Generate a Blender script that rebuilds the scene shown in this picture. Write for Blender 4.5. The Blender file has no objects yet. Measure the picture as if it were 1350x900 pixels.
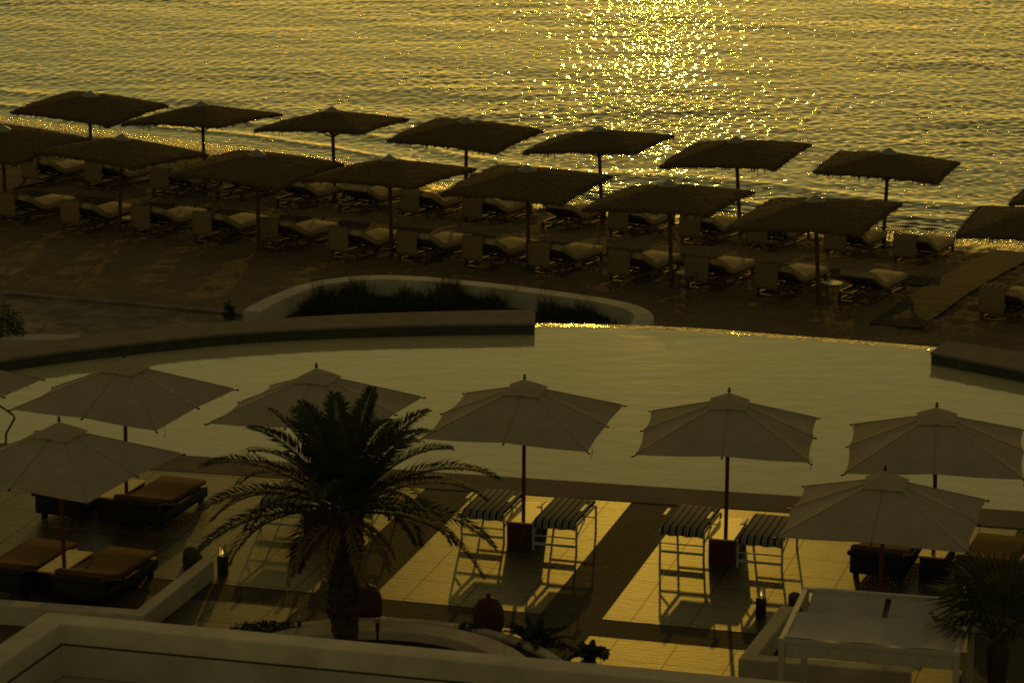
import bpy, bmesh, math, random
import numpy as np
from mathutils import Vector, Matrix

random.seed(7)
rng = np.random.default_rng(7)
rad = math.radians
sc = bpy.context.scene
COL = sc.collection

# ------------------------------------------------------------------ camera
F, CX, CY, YH, H = 4000.0, 675.0, 450.0, -550.0, 15.2
PITCH = math.atan((CY - YH) / F)
cam_d = bpy.data.cameras.new('camera')
cam = bpy.data.objects.new('camera', cam_d)
COL.objects.link(cam)
cam.location = (0, 0, H)
cam.rotation_euler = (math.pi / 2 - PITCH, 0, 0)
cam_d.sensor_width = 36.0
cam_d.lens = 36.0 * F / 1350.0
cam_d.clip_start = 0.5
cam_d.clip_end = 9000
sc.camera = cam

# ------------------------------------------------------------------ sky, sun, exposure
SUN_EL, SUN_AZ = rad(8.3), rad(2.7)
w = bpy.data.worlds.new('World')
sc.world = w
w.use_nodes = True
nt = w.node_tree
sky = nt.nodes.new('ShaderNodeTexSky')
sky.sky_type = 'NISHITA'
sky.sun_disc = False
sky.sun_elevation = SUN_EL
sky.sun_rotation = SUN_AZ
sky.altitude = 0
sky.air_density = 0.9
sky.dust_density = 0.3
sky.ozone_density = 0.6
bg = nt.nodes['Background']
tint = nt.nodes.new('ShaderNodeMix')
tint.data_type = 'RGBA'
tint.blend_type = 'MULTIPLY'
tint.inputs[0].default_value = 1.0
tint.inputs[7].default_value = (0.64, 0.565, 0.165, 1)      # warm hazy evening air
nt.links.new(sky.outputs[0], tint.inputs[6])
haze_add = nt.nodes.new('ShaderNodeMix')
haze_add.data_type = 'RGBA'; haze_add.blend_type = 'ADD'; haze_add.inputs[0].default_value = 1.0
haze_add.inputs[7].default_value = (1.06, 0.72, 0.42, 1)      # even golden haze over the whole sky
nt.links.new(tint.outputs[2], haze_add.inputs[6])
nt.links.new(haze_add.outputs[2], bg.inputs['Color'])
bg.inputs['Strength'].default_value = 0.12

sun_d = bpy.data.lights.new('sun', 'SUN')
sun_d.energy = 0.68
sun_d.angle = rad(0.45)
sun_d.color = (1.0, 0.56, 0.05)
sun = bpy.data.objects.new('sun', sun_d)
COL.objects.link(sun)
to_sun = Vector((math.sin(SUN_AZ) * math.cos(SUN_EL), math.cos(SUN_AZ) * math.cos(SUN_EL), math.sin(SUN_EL)))
sun.rotation_euler = to_sun.to_track_quat('Z', 'Y').to_euler()
sun.location = (0, 40, 40)

sc.view_settings.view_transform = 'Standard'
sc.view_settings.look = 'None'
sc.view_settings.exposure = -1.03
sc.view_settings.gamma = 1.0
sc.view_settings.use_curve_mapping = False
sc.render.engine = 'CYCLES'
sc.cycles.use_denoising = False
sc.cycles.use_adaptive_sampling = False
sc.cycles.sample_clamp_direct = 300.0
sc.cycles.caustics_reflective = False
sc.cycles.caustics_refractive = False
sc.cycles.filter_width = 1.9
sc.cycles.sample_clamp_indirect = 2.0
sc.cycles.max_bounces = 6

# ------------------------------------------------------------------ pixel helper (1350x900 photo -> world point at height z)
def at(px, py, z):
    a = (px - CX) / F; b = (CY - py) / F
    d = Vector((a, math.cos(PITCH) + b * math.sin(PITCH), -math.sin(PITCH) + b * math.cos(PITCH)))
    return Vector((0, 0, H)) + d * ((z - H) / d.z)

TR = rad(-15.6)                          # terrace axes
O = at(690, 705, 0)
UX = Vector((math.cos(TR), math.sin(TR), 0)); VX = Vector((-math.sin(TR), math.cos(TR), 0))
def W(u, v, z=0.0): return Vector((O.x, O.y, z)) + UX * u + VX * v
def UV(p): d = Vector((p.x - O.x, p.y - O.y, 0)); return d.dot(UX), d.dot(VX)

# ------------------------------------------------------------------ materials
def mat(name, col, rough=0.6, var=0.25, scale=6.0, bump=0.0, bscale=40.0, spec=0.3, metal=0.0, transl=0.0, stretch=None, col2=None, detail=6.0):
    m = bpy.data.materials.new(name); m.use_nodes = True
    n, l = m.node_tree.nodes, m.node_tree.links
    b = n['Principled BSDF']
    b.inputs['Roughness'].default_value = rough
    b.inputs['Metallic'].default_value = metal
    b.inputs['Specular IOR Level'].default_value = spec
    tc = n.new('ShaderNodeTexCoord')
    mp = n.new('ShaderNodeMapping'); l.new(tc.outputs['Object'], mp.inputs[0])
    if stretch: mp.inputs['Scale'].default_value = stretch
    nz = n.new('ShaderNodeTexNoise'); nz.inputs['Scale'].default_value = scale; nz.inputs['Detail'].default_value = detail
    nz.inputs['Roughness'].default_value = 0.65
    l.new(mp.outputs[0], nz.inputs['Vector'])
    rp = n.new('ShaderNodeValToRGB')
    rp.color_ramp.elements[0].position = 0.3; rp.color_ramp.elements[1].position = 0.7
    c2 = col2 or tuple(c * (1 + var) for c in col)
    c1 = col if col2 else tuple(c * (1 - var) for c in col)
    rp.color_ramp.elements[0].color = (*c1, 1); rp.color_ramp.elements[1].color = (*[min(1, c) for c in c2], 1)
    l.new(nz.outputs['Fac'], rp.inputs[0])
    l.new(rp.outputs[0], b.inputs['Base Color'])
    if bump:
        nb = n.new('ShaderNodeTexNoise'); nb.inputs['Scale'].default_value = bscale; nb.inputs['Detail'].default_value = 5
        l.new(mp.outputs[0], nb.inputs['Vector'])
        bp = n.new('ShaderNodeBump'); bp.inputs['Strength'].default_value = 1.0; bp.inputs['Distance'].default_value = bump
        l.new(nb.outputs['Fac'], bp.inputs['Height']); l.new(bp.outputs[0], b.inputs['Normal'])
    if transl:
        tb = n.new('ShaderNodeBsdfTranslucent'); l.new(rp.outputs[0], tb.inputs['Color'])
        mx = n.new('ShaderNodeMixShader'); mx.inputs[0].default_value = transl
        out = n['Material Output']
        l.new(b.outputs[0], mx.inputs[1]); l.new(tb.outputs[0], mx.inputs[2]); l.new(mx.outputs[0], out.inputs['Surface'])
    return m

M = {}
M['sand'] = mat('sand', (0.22, 0.155, 0.082), 0.95, 0.2, 1.2, 0.10, 9.0, 0.05)
M['wet_sand'] = mat('wet_sand', (0.10, 0.075, 0.045), 0.22, 0.3, 3.0, 0.012, 12.0, 0.5)
M['wood_dark'] = mat('weathered_wood', (0.10, 0.06, 0.035), 0.6, 0.4, 8, 0.003, 60, 0.3, stretch=(1, 0.15, 1))
M['plank'] = mat('boardwalk_plank', (0.066, 0.047, 0.029), 0.8, 0.45, 3, 0.004, 50, 0.15)
M['thatch'] = mat('thatch', (0.115, 0.08, 0.038), 0.95, 0.35, 14, 0.004, 80, 0.05)
M['cap'] = mat('cap_paint', (0.26, 0.24, 0.21), 0.5, 0.15, 10)
M['beach_cushion'] = mat('beach_cushion', (0.46, 0.34, 0.19), 0.85, 0.18, 7, 0.004, 60, 0.1)
M['towel'] = mat('cover_cloth', (0.26, 0.185, 0.10), 0.9, 0.18, 9, 0.004, 60, 0.05)
M['canvas'] = mat('parasol_canvas', (0.63, 0.52, 0.385), 0.9, 0.14, 1.6, 0.006, 9, 0.05, transl=0.45)
M['pole_dark'] = mat('dark_pole', (0.06, 0.03, 0.018), 0.45, 0.3, 12)
M['pole_teak'] = mat('red_teak_pole', (0.14, 0.045, 0.018), 0.4, 0.3, 12)
M['rattan'] = mat('dark_rattan', (0.022, 0.015, 0.012), 0.6, 0.4, 30, 0.006, 120, 0.3)
M['brown_cushion'] = mat('brown_cushion', (0.12, 0.065, 0.026), 0.9, 0.2, 5, 0.004, 50, 0.1)
M['white_metal'] = mat('white_frame', (0.5, 0.48, 0.42), 0.45, 0.1, 10)
M['table_top'] = mat('slatted_table_top', (0.80, 0.50, 0.08), 0.40, 0.15, 4, 0.0, 40, 1.0)
M['table_box'] = mat('dark_red_box', (0.085, 0.022, 0.014), 0.5, 0.3, 10)
M['plaster'] = mat('white_plaster', (0.50, 0.43, 0.335), 0.85, 0.32, 0.9, 0.006, 30, 0.1)
M['roof_plaster'] = mat('roof_plaster', (0.40, 0.345, 0.29), 0.85, 0.28, 0.8, 0.008, 20, 0.1)
M['groove'] = mat('roof_flashing', (0.05, 0.045, 0.03), 0.7, 0.2, 10)
M['coping'] = mat('purple_stone_coping', (0.15, 0.11, 0.085), 0.85, 0.22, 1.6, 0.004, 25, 0.08)
M['wall_stone'] = mat('pool_wall_stone', (0.17, 0.14, 0.115), 0.9, 0.22, 2.0, 0.006, 25, 0.06)
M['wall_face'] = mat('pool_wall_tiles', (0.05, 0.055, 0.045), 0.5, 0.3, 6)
M['soil'] = mat('soil', (0.05, 0.04, 0.028), 0.95, 0.4, 6, 0.02, 20, 0.05)
M['reed'] = mat('reed_leaf', (0.045, 0.05, 0.02), 0.7, 0.4, 10)
M['shrub'] = mat('shrub_leaf', (0.04, 0.05, 0.022), 0.7, 0.4, 8)
M['palm_leaf'] = mat('palm_leaflet', (0.062, 0.062, 0.024), 0.7, 0.35, 5, spec=0.15, transl=0.15)
M['palm_trunk'] = mat('palm_trunk', (0.075, 0.05, 0.032), 0.9, 0.45, 12, 0.03, 25, 0.1)
M['dry_leaf'] = mat('dry_frond', (0.16, 0.10, 0.045), 0.8, 0.35, 8)
M['jar'] = mat('terracotta_jar', (0.075, 0.026, 0.015), 0.7, 0.3, 8, 0.006, 30, 0.3)
M['rock'] = mat('rock', (0.10, 0.085, 0.065), 0.9, 0.4, 6, 0.03, 14, 0.1)
M['lantern'] = mat('lantern_metal', (0.035, 0.028, 0.02), 0.5, 0.3, 14)
M['steel'] = mat('rail_steel', (0.12, 0.11, 0.10), 0.3, 0.15, 10, metal=0.8)
M['sheer'] = mat('daybed_cloth', (0.55, 0.49, 0.43), 0.9, 0.08, 4, 0.004, 30, 0.05, transl=0.2)
M['daybed_frame'] = mat('daybed_frame_paint', (0.48, 0.45, 0.39), 0.6, 0.12, 8)
M['path'] = mat('stone_path', (0.19, 0.15, 0.105), 0.9, 0.5, 2.2, 0.04, 5, 0.08)
M['shell'] = mat('pool_shell', (0.2, 0.2, 0.17), 0.7, 0.2, 5)

def tiles(name, col, size, offset=0.0, mortar=0.012, dark=0.45, rough=0.5):
    m = mat(name, col, rough, 0.35, 1.4, 0.0035, 14, 0.4)
    n, l = m.node_tree.nodes, m.node_tree.links
    b = n['Principled BSDF']
    src = b.inputs['Base Color'].links[0].from_socket
    tc = [x for x in n if x.type == 'TEX_COORD'][0]
    br = n.new('ShaderNodeTexBrick')
    br.offset = offset
    br.inputs['Scale'].default_value = 1.0
    br.inputs['Brick Width'].default_value = size; br.inputs['Row Height'].default_value = size
    br.inputs['Mortar Size'].default_value = mortar
    br.inputs['Color1'].default_value = (0.74, 0.74, 0.74, 1); br.inputs['Color2'].default_value = (1.15, 1.12, 1.08, 1)
    br.inputs['Mortar'].default_value = (dark, dark, dark, 1)
    l.new(tc.outputs['Object'], br.inputs['Vector'])
    mx = n.new('ShaderNodeMix'); mx.data_type = 'RGBA'; mx.blend_type = 'MULTIPLY'; mx.inputs[0].default_value = 1
    l.new(src, mx.inputs[6]); l.new(br.outputs['Color'], mx.inputs[7]); l.new(mx.outputs[2], b.inputs['Base Color'])
    sf = n.new('ShaderNodeMapRange'); sf.inputs['To Min'].default_value = 0.18; sf.inputs['To Max'].default_value = 0.04
    l.new(br.outputs['Fac'], sf.inputs['Value']); l.new(sf.outputs[0], b.inputs['Specular IOR Level'])
    # riven surface: long ripples across the slab
    bp = [x for x in n if x.type == 'BUMP'][0]
    nb = [x for x in n if x.type == 'TEX_NOISE'][1]
    mp = n.new('ShaderNodeMapping'); mp.inputs['Scale'].default_value = (0.3, 1.4, 1)
    l.new(tc.outputs['Object'], mp.inputs[0]); l.new(mp.outputs[0], nb.inputs['Vector'])
    return m
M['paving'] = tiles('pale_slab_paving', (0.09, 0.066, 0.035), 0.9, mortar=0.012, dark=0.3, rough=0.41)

def pebble_mat():
    m = mat('dark_pebble_mosaic', (0.065, 0.05, 0.034), 0.8, 0.3, 2.5, spec=0.12)
    n, l = m.node_tree.nodes, m.node_tree.links
    b = n['Principled BSDF']
    tc = [x for x in n if x.type == 'TEX_COORD'][0]
    vo = n.new('ShaderNodeTexVoronoi'); vo.inputs['Scale'].default_value = 28
    l.new(tc.outputs['Object'], vo.inputs['Vector'])
    bp = n.new('ShaderNodeBump'); bp.invert = True; bp.inputs['Distance'].default_value = 0.012; bp.inputs['Strength'].default_value = 1
    l.new(vo.outputs['Distance'], bp.inputs['Height']); l.new(bp.outputs[0], b.inputs['Normal'])
    return m
M['pebble'] = pebble_mat()

def stripe_mat():
    m = mat('striped_fabric', (0.3, 0.3, 0.3), 0.85, 0.1, 8, spec=0.1)
    n, l = m.node_tree.nodes, m.node_tree.links
    b = n['Principled BSDF']
    tc = [x for x in n if x.type == 'TEX_COORD'][0]
    sp = n.new('ShaderNodeSeparateXYZ'); l.new(tc.outputs['Object'], sp.inputs[0])
    mu = n.new('ShaderNodeMath'); mu.operation = 'MULTIPLY'; mu.inputs[1].default_value = 9.0
    l.new(sp.outputs[0], mu.inputs[0])
    fr = n.new('ShaderNodeMath'); fr.operation = 'FRACT'; l.new(mu.outputs[0], fr.inputs[0])
    rp = n.new('ShaderNodeValToRGB'); rp.color_ramp.interpolation = 'CONSTANT'
    e = rp.color_ramp.elements
    e[0].position = 0; e[0].color = (0.035, 0.035, 0.04, 1)
    e[1].position = 0.42; e[1].color = (0.40, 0.37, 0.30, 1)
    for p_, c_ in ((0.60, (0.05, 0.05, 0.05, 1)), (0.68, (0.26, 0.24, 0.20, 1)), (0.86, (0.40, 0.37, 0.30, 1))):
        x = e.new(p_); x.color = c_
    l.new(fr.outputs[0], rp.inputs[0]); l.new(rp.outputs[0], b.inputs['Base Color'])
    return m
M['stripes'] = stripe_mat()

def water_mat(name, col, rough, layers):
    """layers: (mapping scale xyz, noise scale, distance)"""
    m = bpy.data.materials.new(name); m.use_nodes = True
    n, l = m.node_tree.nodes, m.node_tree.links
    b = n['Principled BSDF']
    b.inputs['Base Color'].default_value = (*col, 1)
    b.inputs['Roughness'].default_value = rough
    b.inputs['IOR'].default_value = 1.333
    b.inputs['Specular IOR Level'].default_value = 0.5
    tc = n.new('ShaderNodeTexCoord')
    prev = None
    for stretch, scale, dist in layers:
        mp = n.new('ShaderNodeMapping'); mp.inputs['Scale'].default_value = stretch
        mp.inputs['Rotation'].default_value = (0, 0, rad(random.uniform(-12, 12)))
        l.new(tc.outputs['Object'], mp.inputs[0])
        nz = n.new('ShaderNodeTexNoise'); nz.inputs['Scale'].default_value = scale; nz.inputs['Detail'].default_value = 2
        l.new(mp.outputs[0], nz.inputs['Vector'])
        bp = n.new('ShaderNodeBump'); bp.inputs['Strength'].default_value = 1; bp.inputs['Distance'].default_value = dist
        l.new(nz.outputs['Fac'], bp.inputs['Height'])
        if prev: l.new(prev.outputs[0], bp.inputs['Normal'])
        prev = bp
    if prev: l.new(prev.outputs[0], b.inputs['Normal'])
    return m
M['sea'] = water_mat('sea_water', (0.012, 0.022, 0.018), 0.0, [((0.6, 1, 1), 2.6, 0.002)])
def sea_sparkle():
    # scattered steep little wavelets between the calmer ripples
    n, l = M['sea'].node_tree.nodes, M['sea'].node_tree.links
    b = n['Principled BSDF']; first = [x for x in n if x.type == 'BUMP'][0]
    def math_(op, a, bb):
        m = n.new('ShaderNodeMath'); m.operation = op; m.use_clamp = False
        for i, v in enumerate((a, bb)):
            if isinstance(v, (int, float)): m.inputs[i].default_value = v
            else: l.new(v, m.inputs[i])
        return m.outputs[0]
    tc = [x for x in n if x.type == 'TEX_COORD'][0]
    mp = n.new('ShaderNodeMapping'); mp.inputs['Scale'].default_value = (1.0, 0.8, 1); l.new(tc.outputs['Object'], mp.inputs[0])
    vo = n.new('ShaderNodeTexVoronoi'); vo.voronoi_dimensions = '2D'; vo.inputs['Scale'].default_value = 3.6; l.new(mp.outputs[0], vo.inputs['Vector'])
    sc_ = n.new('ShaderNodeSeparateColor'); l.new(vo.outputs['Color'], sc_.inputs[0])
    d = math_('DIVIDE', vo.outputs['Distance'], 0.36)
    q = math_('MAXIMUM', math_('SUBTRACT', 1.0, math_('MULTIPLY', d, d)), 0.0)
    hgt = math_('MULTIPLY', q, q)
    amp = math_('POWER', math_('MAXIMUM', math_('SUBTRACT', sc_.outputs[0], 0.5), 0.0), 1.3)
    pz = n.new('ShaderNodeTexNoise'); pz.inputs['Scale'].default_value = 0.5; pz.inputs['Detail'].default_value = 3
    m2 = n.new('ShaderNodeMapping'); m2.inputs['Scale'].default_value = (0.4, 1, 1); l.new(tc.outputs['Object'], m2.inputs[0]); l.new(m2.outputs[0], pz.inputs['Vector'])
    mr = n.new('ShaderNodeMapRange'); mr.inputs['From Min'].default_value = 0.35; mr.inputs['From Max'].default_value = 0.62; mr.inputs['To Min'].default_value = 0.35
    l.new(pz.outputs['Fac'], mr.inputs['Value'])
    bp = n.new('ShaderNodeBump'); bp.inputs['Strength'].default_value = 1; bp.inputs['Distance'].default_value = 0.10
    l.new(math_('MULTIPLY', math_('MULTIPLY', hgt, amp), mr.outputs[0]), bp.inputs['Height'])
    l.new(first.outputs[0], bp.inputs['Normal']); l.new(bp.outputs[0], b.inputs['Normal'])
sea_sparkle()
M['pool'] = water_mat('pool_water', (0.52, 0.45, 0.25), 0.05, [((0.5, 1, 1), 2.2, 0.005), ((1, 1, 1), 8, 0.001)])
M['lip'] = water_mat('spilling_water', (0.06, 0.06, 0.04), 0.10, [((1, 1, 1), 7, 0.03)])

def emis(name, col, s):
    m = bpy.data.materials.new(name); m.use_nodes = True
    b = m.node_tree.nodes['Principled BSDF']
    b.inputs['Base Color'].default_value = (*col, 1)
    b.inputs['Emission Color'].default_value = (*col, 1); b.inputs['Emission Strength'].default_value = s
    return m
M['flame'] = emis('candle_flame', (1.0, 0.62, 0.18), 1.8)
def glass():
    m = bpy.data.materials.new('lantern_glass'); m.use_nodes = True
    b = m.node_tree.nodes['Principled BSDF']
    b.inputs['Base Color'].default_value = (0.95, 0.95, 0.9, 1); b.inputs['Roughness'].default_value = 0.05
    b.inputs['Transmission Weight'].default_value = 1.0; b.inputs['IOR'].default_value = 1.1
    return m
M['glass'] = glass()

# ------------------------------------------------------------------ mesh builder
class MB:
    def __init__(s): s.v = []; s.f = []
    def add(s, vs, fs):
        o = len(s.v); s.v += [tuple(v) for v in vs]; s.f += [tuple(i + o for i in f) for f in fs]; return s
    def box(s, x0, x1, y0, y1, z0, z1):
        return s.add([(x0,y0,z0),(x1,y0,z0),(x1,y1,z0),(x0,y1,z0),(x0,y0,z1),(x1,y0,z1),(x1,y1,z1),(x0,y1,z1)],
                     [(0,3,2,1),(4,5,6,7),(0,1,5,4),(1,2,6,5),(2,3,7,6),(3,0,4,7)])
    def rbox(s, x0, x1, y0, y1, z0, z1, r=0.02, seg=2):
        bm = bmesh.new(); bmesh.ops.create_cube(bm, size=1)
        for v in bm.verts:
            v.co = Vector(((x0+x1)/2 + v.co.x*(x1-x0), (y0+y1)/2 + v.co.y*(y1-y0), (z0+z1)/2 + v.co.z*(z1-z0)))
        bmesh.ops.bevel(bm, geom=bm.edges[:], offset=r, segments=seg, profile=0.5, affect='EDGES')
        bm.verts.ensure_lookup_table()
        s.add([v.co[:] for v in bm.verts], [[v.index for v in f.verts] for f in bm.faces]); bm.free(); return s
    def tube(s, pts, r, n=8, cap=True):
        pts = [Vector(p) for p in pts]; rs = r if isinstance(r, (list, tuple)) else [r]*len(pts)
        o = len(s.v)
        t0 = (pts[1]-pts[0]).normalized()
        ref = Vector((0,0,1)) if abs(t0.z) < 0.9 else Vector((1,0,0))
        for i, p in enumerate(pts):
            t = (pts[min(i+1,len(pts)-1)] - pts[max(i-1,0)]).normalized()
            a = t.cross(ref).normalized(); b = t.cross(a)
            for k in range(n):
                q = p + (a*math.cos(2*math.pi*k/n) + b*math.sin(2*math.pi*k/n))*rs[i]; s.v.append(tuple(q))
        for i in range(len(pts)-1):
            for k in range(n):
                k2 = (k+1) % n
                s.f.append((o+i*n+k, o+i*n+k2, o+(i+1)*n+k2, o+(i+1)*n+k))
        if cap:
            s.f.append(tuple(o+k for k in range(n-1,-1,-1))); s.f.append(tuple(o+(len(pts)-1)*n+k for k in range(n)))
        return s
    def lathe(s, prof, n=24, c=(0,0,0), jit=0.0):
        o = len(s.v)
        for (r, z) in prof:
            for k in range(n):
                a = 2*math.pi*k/n; rr = r*(1+random.uniform(-jit, jit))
                s.v.append((c[0]+rr*math.cos(a), c[1]+rr*math.sin(a), c[2]+z))
        for i in range(len(prof)-1):
            for k in range(n):
                k2 = (k+1) % n
                s.f.append((o+i*n+k, o+i*n+k2, o+(i+1)*n+k2, o+(i+1)*n+k))
        s.f.append(tuple(o+k for k in range(n-1,-1,-1))); s.f.append(tuple(o+(len(prof)-1)*n+k for k in range(n)))
        return s
    def prism(s, poly, z0, z1):
        n = len(poly); o = len(s.v)
        s.v += [(p[0], p[1], z0) for p in poly] + [(p[0], p[1], z1) for p in poly]
        s.f.append(tuple(o+i for i in range(n-1,-1,-1))); s.f.append(tuple(o+n+i for i in range(n)))
        for i in range(n): s.f.append((o+i, o+(i+1)%n, o+n+(i+1)%n, o+n+i))
        return s
    def strip_wall(s, inner, outer, z0, z1, closed=False):
        """solid wall between two parallel polylines"""
        n = len(inner); o = len(s.v)
        for p, q in zip(inner, outer): s.v += [(p[0],p[1],z0),(p[0],p[1],z1),(q[0],q[1],z1),(q[0],q[1],z0)]
        for i in range(n if closed else n-1):
            a = o+4*i; b = o+4*((i+1) % n)
            for k in range(4):
                k2 = (k+1) % 4; s.f.append((a+k, a+k2, b+k2, b+k))
        if not closed: s.f.append((o, o+3, o+2, o+1)); e = o+4*(n-1); s.f.append((e, e+1, e+2, e+3))
        return s
    def slab(s, prof, wid, thick, r=0.035):
        """cushion: rounded cross-section swept along a (y,z) profile"""
        P = [Vector((0, y, z)) for y, z in prof]
        hw, ht = wid/2, thick/2
        cs = []
        for cx, cz, a0 in ((hw-r, ht-r, 0), (-(hw-r), ht-r, 90), (-(hw-r), -(ht-r), 180), (hw-r, -(ht-r), 270)):
            for a in (0, 30, 60, 90): cs.append((cx + r*math.cos(rad(a0+a)), cz + r*math.sin(rad(a0+a))))
        n = len(cs); o = len(s.v); m = len(P)
        rows = []
        for i in range(m):
            t = (P[min(i+1,m-1)] - P[max(i-1,0)]).normalized(); nr = Vector((0, -t.z, t.y))
            if i == 0: rows.append((P[0], nr, 0.90, 0.6)); rows.append((P[0] + t*r*0.7, nr, 1, 1))
            elif i == m-1: rows.append((P[i] - t*r*0.7, nr, 1, 1)); rows.append((P[i], nr, 0.90, 0.6))
            else: rows.append((P[i], nr, 1, 1))
        for p, nr, sx, sz in rows:
            for cx, cz in cs: s.v.append(tuple(p + Vector((cx*sx, 0, 0)) + nr*cz*sz))
        for i in range(len(rows)-1):
            for k in range(n):
                k2 = (k+1) % n; s.f.append((o+i*n+k, o+(i+1)*n+k, o+(i+1)*n+k2, o+i*n+k2))
        s.f.append(tuple(o+k for k in range(n))); e = o+(len(rows)-1)*n; s.f.append(tuple(e+k for k in range(n-1,-1,-1)))
        return s
    def build(s, name, m, parent=None, smooth=False, loc=None, rz=0.0):
        me = bpy.data.meshes.new(name); me.from_pydata(s.v, [], s.f); me.update()
        bm = bmesh.new(); bm.from_mesh(me); bmesh.ops.recalc_face_normals(bm, faces=bm.faces[:]); bm.to_mesh(me); bm.free()
        me.materials.append(m)
        if smooth: me.shade_smooth() if smooth is True else me.set_sharp_from_angle(angle=rad(smooth))
        if smooth and smooth is not True: me.shade_smooth(); me.set_sharp_from_angle(angle=rad(smooth))
        o = bpy.data.objects.new(name, me); COL.objects.link(o)
        if parent is not None: o.parent = parent
        if loc is not None: o.location = loc
        o.rotation_euler.z = rz
        return o

def tag(o, label=None, cat=None, group=None, kind=None):
    if label: o['label'] = label
    if cat: o['category'] = cat
    if group: o['group'] = group
    if kind: o['kind'] = kind
    return o
def thing(name, label, cat, loc=(0,0,0), rz=0.0, group=None):
    o = bpy.data.objects.new(name, None); COL.objects.link(o)
    o.empty_display_size = 0.2
    o.location = loc; o.rotation_euler.z = rz
    return tag(o, label, cat, group)
def copy_tree(o, parent=None):
    c = o.copy(); COL.objects.link(c)
    if parent is not None: c.parent = parent
    for ch in list(o.children): copy_tree(ch, c)
    return c
ORD = ['first','second','third','fourth','fifth','sixth','seventh','eighth','ninth','tenth','eleventh','twelfth','thirteenth','fourteenth','fifteenth']

# ------------------------------------------------------------------ beach terrain
SEA_Z = -1.70
shore = [at(*p, SEA_Z) for p in ((-400,110),(-200,130),(0,153),(260,187),(437,207),(587,240),(743,261),(837,270),(1020,287),(1350,317),(1600,338),(2000,372))]
sx = np.array([-120] + [p.x for p in shore] + [120]); sy = np.array([shore[0].y + 20] + [p.y for p in shore] + [shore[-1].y - 20])
def shore_y(x): return np.interp(x, sx, sy)
def ground_z(x, y):
    d = (shore_y(x) - y) * 0.93
    z = SEA_Z + 0.06 * d + 0.02*np.exp(-((d-1.2)/0.8)**2)
    top = -1.15
    z = np.where(z > top - 0.12, top - 0.12*np.exp(-(z - top + 0.12)/0.12), z)
    return np.maximum(z, -6.0)
def on_beach(px, py):
    z = -1.2
    for _ in range(12):
        p = at(px, py, z); z = float(ground_z(p.x, p.y))
    return at(px, py, z)

def grid_mesh(name, xs, ys, zf, m, smooth=True):
    X, Y = np.meshgrid(xs, ys); Z = zf(X, Y)
    nx, ny = len(xs), len(ys)
    co = np.stack([X, Y, Z], -1).reshape(-1, 3)
    i = (np.arange(ny-1)[:, None]*nx + np.arange(nx-1)[None, :]).ravel()
    q = np.stack([i, i+1, i+nx+1, i+nx], -1)
    me = bpy.data.meshes.new(name)
    me.vertices.add(len(co)); me.vertices.foreach_set('co', co.ravel().astype(np.float32))
    me.loops.add(q.size); me.loops.foreach_set('vertex_index', q.ravel().astype(np.int32))
    me.polygons.add(len(q)); me.polygons.foreach_set('loop_start', (np.arange(len(q))*4).astype(np.int32))
    me.update(); me.validate()
    if smooth: me.shade_smooth()
    me.materials.append(m)
    o = bpy.data.objects.new(name, me); COL.objects.link(o)
    return o

def vnoise(seed, x, y, comps):
    r = np.random.default_rng(seed); z = 0*x
    for wl, amp, n in comps:
        for _ in range(n):
            a = r.uniform(0, 2*np.pi); k = 2*np.pi/(wl*r.uniform(0.7, 1.4))
            z = z + amp/np.sqrt(n)*np.sin(k*(x*np.cos(a)+y*np.sin(a)) + r.uniform(0, 6.28))
    return z
def dense(lo, hi, step, far, k=1.35):
    a = list(np.arange(lo, hi, step)); d = step; x = a[-1]
    while x < far: d *= k; x += d; a.append(x)
    d = step; x = a[0]; b = []
    while x > -far: d *= k; x -= d; b.append(x)
    return np.array(b[::-1] + a)
def beach_z(X, Y):
    foot = vnoise(3, X, Y, [(0.36, 0.014, 10), (0.6, 0.022, 10), (1.3, 0.02, 8)])
    d = shore_y(X) - Y
    return ground_z(X, Y) + foot*np.clip((d-1.0)/2.0, 0.0, 1.0)*np.clip((Y-58)/4, 0, 1)
bx_ = dense(-22, 22, 0.09, 3000); by_ = dense(62, 99, 0.09, 3000)
beach = grid_mesh('beach', bx_, by_, beach_z, M['sand'])
tag(beach, kind='structure')
# wet band next to the waterline: material from the distance to the water, i.e. from the ground height
n, l = M['sand'].node_tree.nodes, M['sand'].node_tree.links
b_ = n['Principled BSDF']
geo = n.new('ShaderNodeNewGeometry'); sp_ = n.new('ShaderNodeSeparateXYZ'); l.new(geo.outputs['Position'], sp_.inputs[0])
mr = n.new('ShaderNodeMapRange'); mr.inputs['From Min'].default_value = SEA_Z + 0.19; mr.inputs['From Max'].default_value = SEA_Z + 0.08
mr.inputs['To Min'].default_value = 0; mr.inputs['To Max'].default_value = 1
l.new(sp_.outputs[2], mr.inputs['Value'])
src = b_.inputs['Base Color'].links[0].from_socket
mx = n.new('ShaderNodeMix'); mx.data_type = 'RGBA'; mx.inputs[7].default_value = (0.075, 0.055, 0.033, 1)
l.new(mr.outputs[0], mx.inputs[0]); l.new(src, mx.inputs[6]); l.new(mx.outputs[2], b_.inputs['Base Color'])
mr2 = n.new('ShaderNodeMapRange'); mr2.inputs['To Min'].default_value = 0.9; mr2.inputs['To Max'].default_value = 0.11
l.new(mr.outputs[0], mr2.inputs['Value']); l.new(mr2.outputs[0], b_.inputs['Roughness'])
mr3 = n.new('ShaderNodeMapRange'); mr3.inputs['To Min'].default_value = 0.1; mr3.inputs['To Max'].default_value = 0.6
l.new(mr.outputs[0], mr3.inputs['Value']); l.new(mr3.outputs[0], b_.inputs['Specular IOR Level'])

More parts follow.
